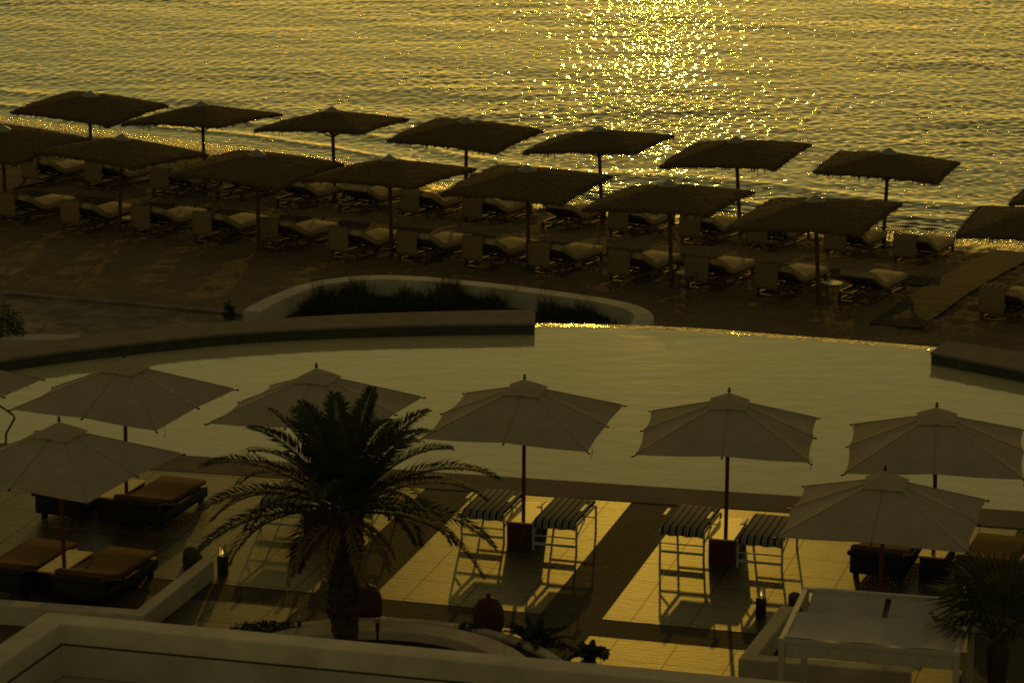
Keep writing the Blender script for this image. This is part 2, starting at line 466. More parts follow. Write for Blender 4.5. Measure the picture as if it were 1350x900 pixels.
# ------------------------------------------------------------------ sea
def waves(X, Y):
    r = np.random.default_rng(11); Z = 0*X
    # (shortest, longest, how many, slope, direction, spread): wind ripples, swell, and a short cross sea
    for lo, hi, n_, slope, dr_, spr in ((0.40, 0.85, 60, 0.028, -93, 38), (0.9, 1.9, 24, 0.017, -93, 35), (2.0, 7.0, 14, 0.014, -93, 30), (0.28, 0.62, 60, 0.088, -5, 22)):
        for _ in range(n_):
            wl = r.uniform(lo, hi); k = 2*np.pi/wl
            a = rad(dr_) + r.normal(0, rad(spr))
            amp = slope/np.sqrt(n_)*1.41/k
            Z = Z + amp*np.cos(k*(X*np.cos(a)+Y*np.sin(a)) + r.uniform(0, 6.28))
    # patches of rougher and calmer water
    patch = 0.8 + 0.35*vnoise(21, X*0.45, Y, [(9, 0.7, 5), (22, 0.6, 4)])
    Z = Z*np.clip(patch, 0.65, 1.4)
    d = Y - shore_y(X)
    chop = 0*X
    for _ in range(18):                      # short oblique chop where the sea runs out on the sand
        k = 2*np.pi/r.uniform(0.3, 0.6); a = rad(-112) + r.normal(0, rad(45))
        chop = chop + 0.19/np.sqrt(18)*1.41/k*np.cos(k*(X*np.cos(a)+Y*np.sin(a)) + r.uniform(0, 6.28))
    chop = chop*np.clip((X+4)/6, 0.15, 1)*np.exp(-np.clip(d, 0, None)/2.0)
    # small swells rolling onto the sand
    Z = Z*np.clip(0.25 + d/5, 0.25, 1) + 0.035*np.exp(-((d-1.7+0.25*np.sin(X*0.9))/0.35)**2) + 0.03*np.exp(-((d-4.4+0.4*np.sin(X*0.6+1))/0.5)**2)
    fade = np.clip((40-np.abs(X))/6, 0, 1)*np.clip((150-Y)/10, 0, 1)*np.clip((Y-72)/3, 0, 1)
    return SEA_Z + (Z+chop)*fade
sea = grid_mesh('sea', dense(-27, 27, 0.06, 4000, 1.5), np.concatenate([np.array([66.0, 70, 73]), np.arange(75, 132, 0.06), 132 + np.cumsum(0.06*1.3**np.arange(1, 42))]), waves, M['sea'])
tag(sea, kind='structure')

# ------------------------------------------------------------------ pool and terrace
POOL_Z = -0.08
near_edge = [at(x, 584 + (674-584)/1350*x, 0) for x in (-900, 0, 300, 675, 1000, 1350, 1900, 2600)]
# pool water outline (water level)
far_px = [(-350, 560), (-150, 520), (0, 490), (150, 465), (300, 448), (450, 440), (600, 434), (720, 430), (800, 431.5), (870, 434), (940, 438), (1000, 443), (1080, 449), (1150, 454.5), (1225, 461), (1350, 474), (1600, 503), (2100, 580)]
far_edge = [at(x, y, POOL_Z) for x, y in far_px]
me_poly = [(p.x, p.y) for p in far_edge] + [(p.x, p.y) for p in reversed(near_edge)]
pool = MB(); pool.v = [(x, y, POOL_Z) for x, y in me_poly]; pool.f = [tuple(range(len(me_poly)))]
tag(pool.build('pool_water', M['pool']), kind='structure')
# spilling lip and outer wall of the infinity edge
def offset_line(pts, d):
    out = []
    for i, p in enumerate(pts):
        t = (pts[min(i+1,len(pts)-1)] - pts[max(i-1,0)]); t.z = 0; t.normalize(); out.append(p + Vector((-t.y, t.x, 0))*d)
    return out
fine = []
for i in range(len(far_edge)-1):
    for k in range(6): fine.append(far_edge[i].lerp(far_edge[i+1], k/6))
fine.append(far_edge[-1])
weir = [p for p in fine if p.x > at(690, 430, 0).x and p.x < at(1300, 470, 0).x]
lip = MB(); prof = [(0, 0), (0.08, -0.003), (0.18, -0.009), (0.28, -0.0155), (0.36, -0.022), (0.42, -0.07)]
lines = [[q + Vector((0, 0, dz)) for q in offset_line(weir, d)] for d, dz in prof]
for a, b in zip(lines[:-1], lines[1:]):
    o = len(lip.v); lip.v += [tuple(p) for p in a] + [tuple(p) for p in b]; k = len(a)
    lip.f += [(o+i, o+i+1, o+k+i+1, o+k+i) for i in range(k-1)]
tag(lip.build('overflow_edge', M['lip'], smooth=True), kind='structure')
outer = MB().strip_wall(offset_line(fine, 0.0), offset_line(fine, 0.38), -1.6, POOL_Z-0.05)
tag(outer.build('pool_basin', M['shell']), kind='structure')
# catch channel below the infinity edge
ch_in = [p for p in offset_line(fine, 0.55) if p.x > at(1000, 443, 0).x and p.x < at(1330, 470, 0).x]
ch_out = offset_line(ch_in, 0.3)
tag(MB().strip_wall(ch_in, ch_out, -1.4, -0.42).build('overflow_channel_wall', M['plaster']),
    'low pale channel wall just beyond the infinity edge of the pool', 'low wall')

# terrace slab (pebble) and pale slab panels
slab = MB()
cop_near = [p + (-VX)*1.0 for p in near_edge]
tpoly = [(p.x, p.y) for p in cop_near] + [(70, -15), (-70, -15)]
tag(MB().prism([(UV(Vector((x, y, 0)))) for x, y in tpoly], -1.7, 0.0).build('terrace_ground', M['pebble'], loc=W(0, 0), rz=TR), kind='structure')
tag(MB().strip_wall([UV(p) for p in near_edge], [UV(p) for p in cop_near], -1.7, 0.012).build('pool_coping', M['coping'], loc=W(0, 0), rz=TR), kind='structure')
v_far = UV(at(836, 658, 0))[1]; v_near = UV(at(706, 808, 0))[1]; v_d = UV(at(767, 837, 0))[1]
uA = UV(at(567, 638, 0))[0]; uB0 = UV(at(635, 643, 0))[0]; uB1 = UV(at(836, 658, 0))[0]; uC0 = UV(at(908, 665, 0))[0]; uC1 = UV(at(1343, 694, 0))[0]
cols = [(-14, uA), (uB0, uB1), (uC0, uC1), (uC1+0.95, uC1+6)]
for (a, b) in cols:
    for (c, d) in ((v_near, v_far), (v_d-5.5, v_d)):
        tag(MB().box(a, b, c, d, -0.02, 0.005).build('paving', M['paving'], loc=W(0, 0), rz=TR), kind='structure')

# raised pool walls
def px_wall(inner, outer, z):
    return [at(x, y, z) for x, y in inner], [at(x, y, z) for x, y in outer]
WT = 0.18
def densify(pts, n=8):
    """Catmull-Rom through the points"""
    out = []
    for i in range(len(pts)-1):
        p0 = pts[max(i-1,0)]; p1 = pts[i]; p2 = pts[i+1]; p3 = pts[min(i+2, len(pts)-1)]
        for k in range(n):
            t = k/n
            out.append(0.5*((2*p1) + (p2-p0)*t + (2*p0-5*p1+4*p2-p3)*t*t + (3*p1-p0-3*p2+p3)*t**3))
    out.append(pts[-1]); return out
pi_, po_ = px_wall([(-250, 532), (-100, 497), (0, 475), (133, 457), (300, 439.5), (450, 431), (600, 427), (705, 426)],
                   [(-250, 512), (-100, 481), (0, 460), (133, 440), (300, 424), (450, 414.5), (600, 409.5), (705, 408)], WT)
pw = thing('pool_wall', 'long curved stone-topped wall along the far left side of the pool', 'pool wall', pi_[3])
di, do = densify(pi_), densify(po_)
pwl = Vector(pi_[3])
L_ = lambda ps: [p - pwl for p in ps]
MB().strip_wall(L_(di), L_(do), WT-0.06-WT, 0.0).build('coping_stone', M['wall_stone'], pw)
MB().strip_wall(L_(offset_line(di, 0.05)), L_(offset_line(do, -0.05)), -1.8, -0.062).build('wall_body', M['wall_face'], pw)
qi, qo = px_wall([(1226, 464), (1350, 488), (1600, 533), (2150, 640)], [(1248, 448), (1350, 464), (1600, 503), (2150, 600)], WT)
pw2 = thing('pool_wall', 'short stone-topped wall block at the right end of the infinity edge', 'pool wall', qi[0])
pwl = Vector(qi[0])
MB().strip_wall(L_(qi), L_(qo), -0.06, 0.0).build('coping_stone', M['wall_stone'], pw2)
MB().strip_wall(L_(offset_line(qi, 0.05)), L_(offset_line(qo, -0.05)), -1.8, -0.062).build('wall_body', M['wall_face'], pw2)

# ------------------------------------------------------------------ curved beach planter
RZ = -0.35
rim_px = [(320, 409), (345, 395), (390, 377), (430, 368), (490, 362.5), (560, 364.5), (640, 372), (700, 379), (760, 387), (810, 395), (845, 404), (862, 417), (850, 436)]
rim = densify([at(x, y, RZ) for x, y in rim_px], 6)
pl = thing('planter_wall', 'curved white planter wall between pool and beach, full of dark reeds', 'planter', rim[20])
pwl = Vector(rim[20])
MB().strip_wall(L_(rim), L_(offset_line(rim, -0.42)), -0.9, 0.0).build('wall', M['plaster'], pl)
soil_poly = [(p.x, p.y) for p in offset_line(rim, -0.2)]
tag(MB().prism([((p[0]-pwl.x), (p[1]-pwl.y)) for p in soil_poly], -0.9, -0.42).build('planter_soil', M['soil'], pl))
ledge = MB().box(-0.05, 0.75, -0.3, 0.0, -0.4, -0.12)
ledge.build('ledge', M['plaster'], pl, loc=at(326, 417, RZ-0.1) - pwl, rz=rad(-5))

def blade(mb, p, d, ln, wd, bend, seg=3):
    """one curved leaf blade"""
    d = Vector(d).normalized(); side = d.cross(Vector((0, 0, 1)))
    if side.length < 1e-3: side = Vector((1, 0, 0))
    side.normalize(); side.rotate(Matrix.Rotation(random.uniform(-0.8, 0.8), 3, d))
    q = Vector(p); o = len(mb.v)
    for i in range(seg+1):
        t = i/seg; ww = wd*(1-t)**0.7*0.5 + 0.001
        mb.v += [tuple(q - side*ww), tuple(q + side*ww)]
        q = q + d*(ln/seg); d = (d + Vector((0, 0, -bend/seg))).normalized()
    for i in range(seg): mb.f.append((o+2*i, o+2*i+1, o+2*i+3, o+2*i+2))
def reeds(px_poly_x, py, z0, n, hgt):
    mb = MB()
    for _ in range(n):
        px = random.uniform(*px_poly_x)
        y0, y1 = py(px)
        base = at(px, random.uniform(y0, y1), z0)
        cl = 0.55 + 0.45*math.sin(px*0.075+1) * math.sin(px*0.031+2)
        h = hgt*max(0.3, cl)*random.uniform(0.5, 1.15)
        for _ in range(5):
            a = random.uniform(0, 6.28); s_ = random.uniform(0.05, 0.55)
            blade(mb, base + Vector((random.uniform(-.06, .06), random.uniform(-.06, .06), 0)), (math.cos(a)*s_, math.sin(a)*s_, 1), h*random.uniform(0.6, 1.1), 0.022, random.uniform(0.1, 0.7))
    return mb
z_s = RZ-0.42
tag(reeds((395, 665), lambda x: (393 + (x-400)*0.02, 418), z_s, 900, 0.8).build('reed_bed', M['reed']), 'dark mass of reeds filling the left part of the curved white planter', 'reeds', kind='stuff')
tag(reeds((712, 835), lambda x: (402 + (x-712)*0.14, 428), z_s, 420, 0.65).build('reed_bed', M['reed']), 'dark spiky reeds filling the right end of the curved white planter', 'reeds', kind='stuff')

# stone path and kerbs left of the planter
spz = -1.08
tag(MB().prism([tuple(at(x, y, spz)[:2]) for x, y in ((-400, 352), (0, 387), (150, 400), (330, 417), (520, 440), (520, 470), (-400, 560))], -1.5, spz).build('stone_path', M['path']), kind='structure')
k_i = [at(x, y, spz+0.06) for x, y in ((-400, 350), (0, 386), (150, 398), (318, 414))]
k_o = [at(x, y, spz+0.06) for x, y in ((-400, 347), (0, 382.5), (150, 394.5), (318, 410))]
tag(MB().strip_wall(k_i, k_o, -1.5, spz+0.06).build('path_kerb', M['path']), kind='structure')
wb = at(56, 447, -0.75)
tag(MB().rbox(-0.95, 0.75, 0, 0.45, -0.5, 0.0, 0.02).build('garden_wall', M['plaster'], loc=wb, rz=rad(-3)), 'low white garden wall beside the shrub left of the pool', 'low wall')

# ------------------------------------------------------------------ boardwalk between the rows
def plank_strip(a, b, wid, z_add, dirlen, gap=0.03, pw_=0.17):
    """planks laid across the line a->b, following the sand"""
    mb = MB(); t = (b-a); t.z = 0; ln = t.length; t.normalize(); s = Vector((-t.y, t.x, 0))
    x = 0.0
    while x < ln:
        c = a + t*x
        z = float(ground_z(c.x, c.y)) + z_add + random.uniform(0, 0.006)
        w0, w1 = -wid/2 - random.uniform(0, .03), wid/2 + random.uniform(0, .03)
        q = [c + s*w0, c + t*(pw_-gap) + s*w0, c + t*(pw_-gap) + s*w1, c + s*w1]
        mb.add([(p.x, p.y, z-0.06) for p in q] + [(p.x, p.y, z) for p in q], [(0,3,2,1),(4,5,6,7),(0,1,5,4),(1,2,6,5),(2,3,7,6),(3,0,4,7)])
        x += pw_
    return mb
bw = plank_strip(on_beach(-60, 249), on_beach(1420, 392), 0.9, 0.045, None)
cross = plank_strip(on_beach(1180, 432), on_beach(1340, 335), 1.15, 0.06, None)
bw.v, bw.f = bw.v, bw.f
tag(bw.build('boardwalk', M['plank']), kind='structure')
tag(cross.build('boardwalk', M['plank']), kind='structure')
tag(plank_strip(on_beach(-70, 262), on_beach(40, 236), 1.5, 0.06, None).build('boardwalk', M['plank']), kind='structure')

# ------------------------------------------------------------------ thatched umbrellas
def thatch_mesh(seed):
    r = random.Random(seed); mb = MB(); n = 22; half = 1.62; drop = 0.36
    def zof(x, y):
        m_ = max(abs(x), abs(y))/half; c = math.hypot(x, y)/half
        return -drop*(0.55*m_ + 0.45*c) + 0.05*c*m_ - 0.05*m_**3
    idx = {}
    for i in range(n+1):
        for j in range(n+1):
            x = (i/n*2-1)*half; y = (j/n*2-1)*half
            e = i in (0, n) or j in (0, n)
            z = zof(x, y) + r.uniform(-.008, .008)
            if e: x *= 1+r.uniform(-.012, .012); y *= 1+r.uniform(-.012, .012); z -= r.uniform(0, .03)
            idx[i, j] = len(mb.v); mb.v.append((x, y, z))
    for i in range(n):
        for j in range(n): mb.f.append((idx[i,j], idx[i+1,j], idx[i+1,j+1], idx[i,j+1]))
    o = len(mb.v); top = list(mb.v)
    for v in top: mb.v.append((v[0]*0.985, v[1]*0.985, v[2]-0.055))
    for i in range(n):
        for j in range(n): mb.f.append((o+idx[i,j], o+idx[i,j+1], o+idx[i+1,j+1], o+idx[i+1,j]))
    for a, b in [((i,0),(i+1,0)) for i in range(n)] + [((n,i),(n,i+1)) for i in range(n)] + [((i+1,n),(i,n)) for i in range(n)] + [((0,i+1),(0,i)) for i in range(n)]:
        mb.f.append((idx[a], idx[b], o+idx[b], o+idx[a]))
    # straw lying down the slope and sticking out of the edge
    for _ in range(1500):
        x, y = r.uniform(-half, half), r.uniform(-half, half)
        if r.random() < 0.45:
            k = half*r.uniform(.93, 1.0)/max(abs(x), abs(y)); x *= k; y *= k
        d = Vector((x, y, 0)).normalized() if r.random() < 0.5 else (Vector((math.copysign(1, x), 0, 0)) if abs(x) > abs(y) else Vector((0, math.copysign(1, y), 0)))
        d = (d + Vector((r.uniform(-.25, .25), r.uniform(-.25, .25), -0.42 + r.uniform(-.15, .1)))).normalized()
        ln = r.uniform(.12, .3); s_ = d.cross(Vector((0,0,1))).normalized()*r.uniform(.006, .018)
        p = Vector((x, y, zof(x, y) + 0.012)); q = p + d*ln; e_ = max(abs(q.x), abs(q.y))
        if e_ > half+0.07: q = p + d*ln*0.35
        o2 = len(mb.v)
        mb.v += [tuple(p-s_), tuple(p+s_), tuple(q+s_*0.4), tuple(q-s_*0.4)]; mb.f.append((o2, o2+1, o2+2, o2+3))
    for _ in range(300):
        t_ = r.uniform(-1, 1); sd = r.randrange(4)
        x, y = ((half, t_*half), (-half, t_*half), (t_*half, half), (t_*half, -half))[sd]
        nrm_ = Vector(((1,0,0), (-1,0,0), (0,1,0), (0,-1,0))[sd])
        d = (nrm_*r.uniform(.5, 1) + Vector((r.uniform(-.4,.4), r.uniform(-.4,.4), r.uniform(-1.3, -.2)))).normalized()
        p = Vector((x, y, zof(x, y) - r.uniform(0.0, 0.08))) - nrm_*0.05; ln = r.uniform(.05, .12) if r.random() < .93 else r.uniform(.14, .24)
        s_ = nrm_.cross(Vector((0,0,1)))*r.uniform(.008, .026); q = p + d*ln; o2 = len(mb.v)
        mb.v += [tuple(p-s_), tuple(p+s_), tuple(q+s_*0.3), tuple(q-s_*0.3)]; mb.f.append((o2, o2+1, o2+2, o2+3))
    return mb
def make_thatch(seed, label, group, loc, rz, hgt):
    t = thing('beach_umbrella', label, 'beach umbrella', loc, rz, group)
    MB().tube([(0,0,-0.3),(0,0,1.2),(0,0,hgt-0.1)], [0.055,0.05,0.045], 10).build('pole', M['wood_dark'], t, smooth=60)
    thatch_mesh(seed).build('thatch_roof', M['thatch'], t, loc=(0,0,hgt-0.10))
    MB().lathe([(0.25,-0.09),(0.24,-0.075),(0.07,0.03),(0.035,0.05),(0.0,0.07)], 12).build('cap', M['cap'], t, loc=(0,0,hgt-0.07), smooth=50)
    for k in range(4):
        a = math.pi/4 + k*math.pi/2
        MB().tube([(math.cos(a)*.04, math.sin(a)*.04, hgt-0.85), (math.cos(a)*.75, math.sin(a)*.75, hgt-0.5)], 0.022, 6).build('strut', M['wood_dark'], t)
    return t
far_u = [((115,118),-24),((268,132),-27),((440,142),-21),((613,152),-24),((795,165),-21),((978,180),-22),((1168,193),-18),((1442,228),-22)]
near_u = [((2,162),-28),((153,175),-30),((338,197),-27),((515,203),-27),((697,215),-24),((887,238),-24),((1083,254),-24),((1370,268),-18)]
def place_thatch(px, py, h):
    z = 1.3
    for _ in range(20):
        p = at(px, py, z); z = float(ground_z(p.x, p.y)) + h
    p = at(px, py, z); return Vector((p.x, p.y, z-h))
protos = []
def row_pos(i, n): 
    if i == 0: return 'leftmost'
    if i == n-1: return 'rightmost'
    return ORD[i] + ' from the left'
for rown, lst, g in (('the row nearer the sea', far_u, 'thatched umbrellas of the row nearer the sea'), ('the row nearer the pool', near_u, 'thatched umbrellas of the row nearer the pool')):
    for i, ((px, py), ang) in enumerate(lst):
        cut = ', cut off by the picture edge' if (rown.endswith('pool') and i in (0, 7)) or (rown.endswith('sea') and i == 7) else ''
        lab = 'thatched umbrella, %s in %s%s' % (row_pos(i, len(lst)), rown, cut)
        h = 2.62 + 0.03*math.sin(i*2.3)
        p = place_thatch(px, py, h)
        if len(protos) < 4: t = make_thatch(30+len(protos), lab, g, p, rad(ang), 2.62); protos.append(t)
        else:
            t = copy_tree(protos[(i*3+1) % 4])
            t.location = p; t['label'] = lab; t['group'] = g; t.rotation_euler.z = rad(ang)
        t.rotation_euler.x = rad(random.uniform(-3, 3)); t.rotation_euler.y = rad(random.uniform(-3.5, 3.5))

# ------------------------------------------------------------------ beach loungers
def make_beach_lounger():
    t = thing('beach_lounger', '', 'sun lounger')
    fr = MB()
    for s_ in (-1, 1):
        fr.box(s_*0.39-0.025, s_*0.39+0.025, -0.95, 1.12, 0.19, 0.26)
        fr.box(s_*0.39-0.02, s_*0.39+0.02, -1.02, 1.17, 0.03, 0.075)
    for y in (-0.95, -0.3, 0.3, 1.08): fr.box(-0.365, 0.365, y-0.02, y+0.02, 0.20, 0.25)
    for y in (-1.0, 1.15): fr.box(-0.37, 0.37, y-0.02, y+0.02, 0.035, 0.07)
    fr.build('frame', M['wood_dark'], t)
    for x in (-0.39, 0.39):
        for y in (-0.92, 1.08): MB().box(x-0.03, x+0.03, y-0.035, y+0.035, 0.0, 0.188).build('leg', M['wood_dark'], t)
    bk = MB()
    for x in (-0.3, 0.3): bk.tube([(x, -0.18, 0.25), (x, -0.86, 0.54)], 0.022, 6)
    bk.tube([(0.0, -0.62, 0.4), (0.0, -0.88, 0.22)], 0.018, 6)
    bk.add([(-0.40,-0.91,0.585),(0.40,-0.91,0.585),(0.38,-0.17,0.245),(-0.38,-0.17,0.245),(-0.40,-0.92,0.605),(0.40,-0.92,0.605),(0.38,-0.18,0.265),(-0.38,-0.18,0.265)], [(0,3,2,1),(4,5,6,7),(0,1,5,4),(1,2,6,5),(2,3,7,6),(3,0,4,7)])
    bk.build('back_support', M['wood_dark'], t)
    MB().slab([(-0.88, 0.71), (-0.77, 0.672), (-0.5, 0.54), (-0.30, 0.43), (-0.18, 0.36), (-0.02, 0.32), (0.3, 0.32), (0.7, 0.322), (1.16, 0.315)], 0.88, 0.16, 0.05).build('cushion', M['beach_cushion'], t, smooth=True)
    fl = MB(); rows = 9; cols_ = 7
    ys = [-0.60, -0.76, -0.90, -0.965, -0.985, -0.99, -0.99, -0.985, -0.99]; zs = [0.680, 0.762, 0.80, 0.775, 0.68, 0.56, 0.43, 0.30, 0.19]
    for side in (0, 1):
        for i in range(rows):
            for j in range(cols_):
                x = -0.45 + 0.62*j/(cols_-1)
                wv = 0.012*math.sin(j*1.9+i*0.4)*(i/8)
                fl.v.append((x, ys[i]-wv-(0.006 if side == 0 and i > 2 else 0), zs[i]+(0.006 if side == 0 and i <= 2 else 0)))
    for i in range(rows-1):
        for j in range(cols_-1):
            a = i*cols_+j; fl.f.append((a, a+1, a+cols_+1, a+cols_)); b = rows*cols_+a; fl.f.append((b, b+cols_, b+cols_+1, b+1))
    def edge(a, b): fl.f.append((a, b, rows*cols_+b, rows*cols_+a))
    for j in range(cols_-1): edge(j, j+1); edge((rows-1)*cols_+j, (rows-1)*cols_+j+1)
    for i in range(rows-1): edge(i*cols_, (i+1)*cols_); edge(i*cols_+cols_-1, (i+1)*cols_+cols_-1)
    fl.build('head_cover', M['towel'], t, smooth=True)
    return t
bl = make_beach_lounger()
farl = [(75,238),(158,243),(245,252),(330,257),(408,268),(488,274),(572,282),(655,290),(755,298),(845,306),(938,315),(1025,323),(1127,332),(1217,341)]
nearl = [(48,286),(130,297),(222,303),(303,312),(393,321),(483,333),(572,338),(658,345),(745,353),(848,364),(948,372),(1042,382),(1148,390),(1335,414)]
first = True
for rown, lst, g in (('in the row nearer the sea', farl, 'cushioned loungers of the row nearer the sea'), ('in the row nearer the pool', nearl, 'cushioned loungers of the row nearer the pool')):
    for i, (px, py) in enumerate(lst):
        t = bl if first else copy_tree(bl); first = False
        p = on_beach(px, py); t.location = p
        bare = px in (408, 488, 755, 1148, 330)
        if bare:
            for ch in list(t.children):
                if ch.name.startswith('head_cover'): bpy.data.objects.remove(ch)
        t.rotation_euler.z = rad(-31 + random.uniform(-3, 3) + (px-675)/1350*6)
        extra = ', apart beyond the boardwalk' if px == 1335 else ''
        tag(t, '%s beach lounger, %s %s%s' % ('beige cushioned bare-backed' if bare else 'beige cushioned cloth-backed', row_pos(i, 14), rown, extra), 'sun lounger', g)

# small round tables by the poles
def make_round_table():
    t = thing('round_side_table', '', 'side table')
    MB().lathe([(0.0, 0.405), (0.235, 0.405), (0.245, 0.42), (0.235, 0.435), (0.0, 0.435)], 20).build('table_top', M['cap'], t)
    for k in range(3):
        a = k*2.094+0.5
        MB().tube([(0.2*math.cos(a), 0.2*math.sin(a), 0), (0.14*math.cos(a), 0.14*math.sin(a), 0.404)], 0.014, 6).build('leg', M['wood_dark'], t)
    return t
rt = make_round_table(); first = True
for rown, lst, g in (('sea', far_u, 'round tables of the row nearer the sea'), ('pool', near_u, 'round tables of the row nearer the pool')):
    for i, ((px, py), _) in enumerate(lst):
        p = place_thatch(px, py, 2.62)
        if not (-14 < p.x < 12.2): continue
        t = rt if first else copy_tree(rt); first = False
        q = p + Vector((0.34, -0.18 if i % 2 else 0.2, 0)); q.z = float(ground_z(q.x, q.y)); t.location = q
        tag(t, 'round table by the %s thatched umbrella from the left, row nearer the %s' % (ORD[i], rown), 'side table', g)

# ------------------------------------------------------------------ terrace parasols
def make_parasol(hgt=2.9, half=1.35):
    t = thing('parasol', '', 'parasol')
    MB().tube([(0,0,0.0),(0,0,hgt-0.16)], 0.032, 12).build('pole', M['pole_teak'], t, smooth=60)
    zr = hgt-0.17; rise = 0.57
    # eight ribs: corners and mid-edges
    tips = []
    for k in range(8):
        a = k*math.pi/4
        dx, dy = math.cos(a), math.sin(a)
        r_ = half/max(abs(dx), abs(dy)); 
        tips.append(Vector((dx*r_, dy*r_, zr-rise - (0.04 if k % 2 else 0.0))))
    mb = MB(); N = 9; Ms = 6
    top = Vector((0, 0, zr)); start = 0.12
    for k in range(8):
        a, b = tips[k], tips[(k+1) % 8]; o = len(mb.v)
        for i in range(N+1):
            s_ = start + (1-start)*i/N
            for j in range(Ms+1):
                u = j/Ms
                p = top.lerp(a, s_).lerp(top.lerp(b, s_), u)
                sag = 4*u*(1-u)
                p.z -= 0.045*sag*s_                     # cloth sags between the ribs
                if i == N: 
                    c = Vector((p.x, p.y, 0)); p -= c*0.028*sag; p.z += 0.02*sag   # scooped hem
                mb.v.append(tuple(p))
        for i in range(N):
            for j in range(Ms):
                q = o+i*(Ms+1)+j; mb.f.append((q, q+Ms+1, q+Ms+2, q+1))
    can = mb.build('canopy', M['canvas'], t, smooth=40)
    # hem and rib seams
    sm = MB()
    for k in range(8): sm.tube([top.lerp(tips[k], 0.14)+Vector((0,0,.004)), top.lerp(tips[k], 0.98)+Vector((0,0,.004))], 0.007, 5)
    sm.build('seam', M['cap'], can)
    # vent cap
    vc = MB()
    for k in range(8):
        a, b = tips[k], tips[(k+1) % 8]; o = len(vc.v)
        for s_, dz in ((0.0, 0.095), (0.12, 0.078), (0.24, 0.055)):
            for j in range(4):
                u = j/3; p = top.lerp(a, s_).lerp(top.lerp(b, s_), u); sag = 4*u*(1-u)
                p.z += dz - 0.02*sag*s_/0.24
                if s_ > 0.2: p -= Vector((p.x, p.y, 0))*0.09*sag
                vc.v.append(tuple(p))
        for i in range(2):
            for j in range(3): q = o+i*4+j; vc.f.append((q, q+4, q+5, q+1))
    vc.build('vent_cap', M['canvas'], t, smooth=40)
    MB().lathe([(0.02, 0.0), (0.034, 0.022), (0.014, 0.04), (0.024, 0.058), (0.012, 0.08), (0.0, 0.09)], 10, (0,0,zr+0.10)).build('finial', M['pole_dark'], t, smooth=True)
    for k in range(8):
        rb = MB().tube([top.lerp(tips[k], 0.03)+Vector((0,0,-.03)), top.lerp(tips[k], 0.5)+Vector((0,0,-.055)), tips[k]*1.0+Vector((0,0,-.012)), tips[k]+ (tips[k]-top).normalized()*0.05], [0.014,0.014,0.014,0.02], 6)
        r_o = rb.build('rib', M['pole_dark'], t)
        MB().tube([(0.03*math.cos(k*math.pi/4), 0.03*math.sin(k*math.pi/4), zr-0.95), tuple(top.lerp(tips[k], 0.55)+Vector((0,0,-.075)))], 0.011, 5).build('strut', M['pole_dark'], r_o)
    for k, s_ in ((1, 1), (3, -1), (7, 1)):
        q = tips[k].lerp(tips[(k+s_) % 8], 0.2)
        MB().tube([q+Vector((0,0,-.0)), q+Vector((0.015,0.01,-.1)), q+Vector((-0.01,0.0,-.2))], 0.005, 4).build('tie_cord', M['pole_dark'], t)
    return t
PH = 2.9
PAR = [((160,465),-23,'cream square parasol in the pool-side row, left of the palm, above dark beds'),
       ((417,480),-18,'cream square parasol in the pool-side row, half hidden behind the palm crown'),
       ((690,493),-14,'cream square parasol in the pool-side row, just right of the palm'),
       ((960,512),-8,'cream square parasol in the pool-side row, above the right pair of striped sunbeds'),
       ((1238,530),-9,'cream square parasol in the pool-side row, partly behind another parasol at the right'),
       ((-95,455),-20,'cream parasol cut off by the left picture edge, only one corner showing'),
       ((77,548),-25,'cream square parasol in front at the lower left, above the front pair of dark beds'),
       ((1165,615),-14,'cream square parasol in front at the lower right, just behind the white daybed'),
       ((1484,642),-14,'cream parasol cut off by the right picture edge beside the fan palm')]
pp = make_parasol(); PB = []
for i, (px, ang, lab) in enumerate(PAR):
    t = pp if i == 0 else copy_tree(pp)
    p = at(*px, PH); t.location = (p.x, p.y, 0); t.rotation_euler.z = rad(ang)
    t.rotation_euler.x = rad((0.5, -1, 0.8, -0.6, 0.7, 0, 1, -0.8, 0)[i]); t.rotation_euler.y = rad((1.4, -0.4, 0.6, 0.3, -0.6, 0.6, 0.8, 0.4, 0)[i])
    tag(t, lab, 'parasol', 'cream parasols on the pool terrace'); PB.append(Vector((p.x, p.y, 0)))

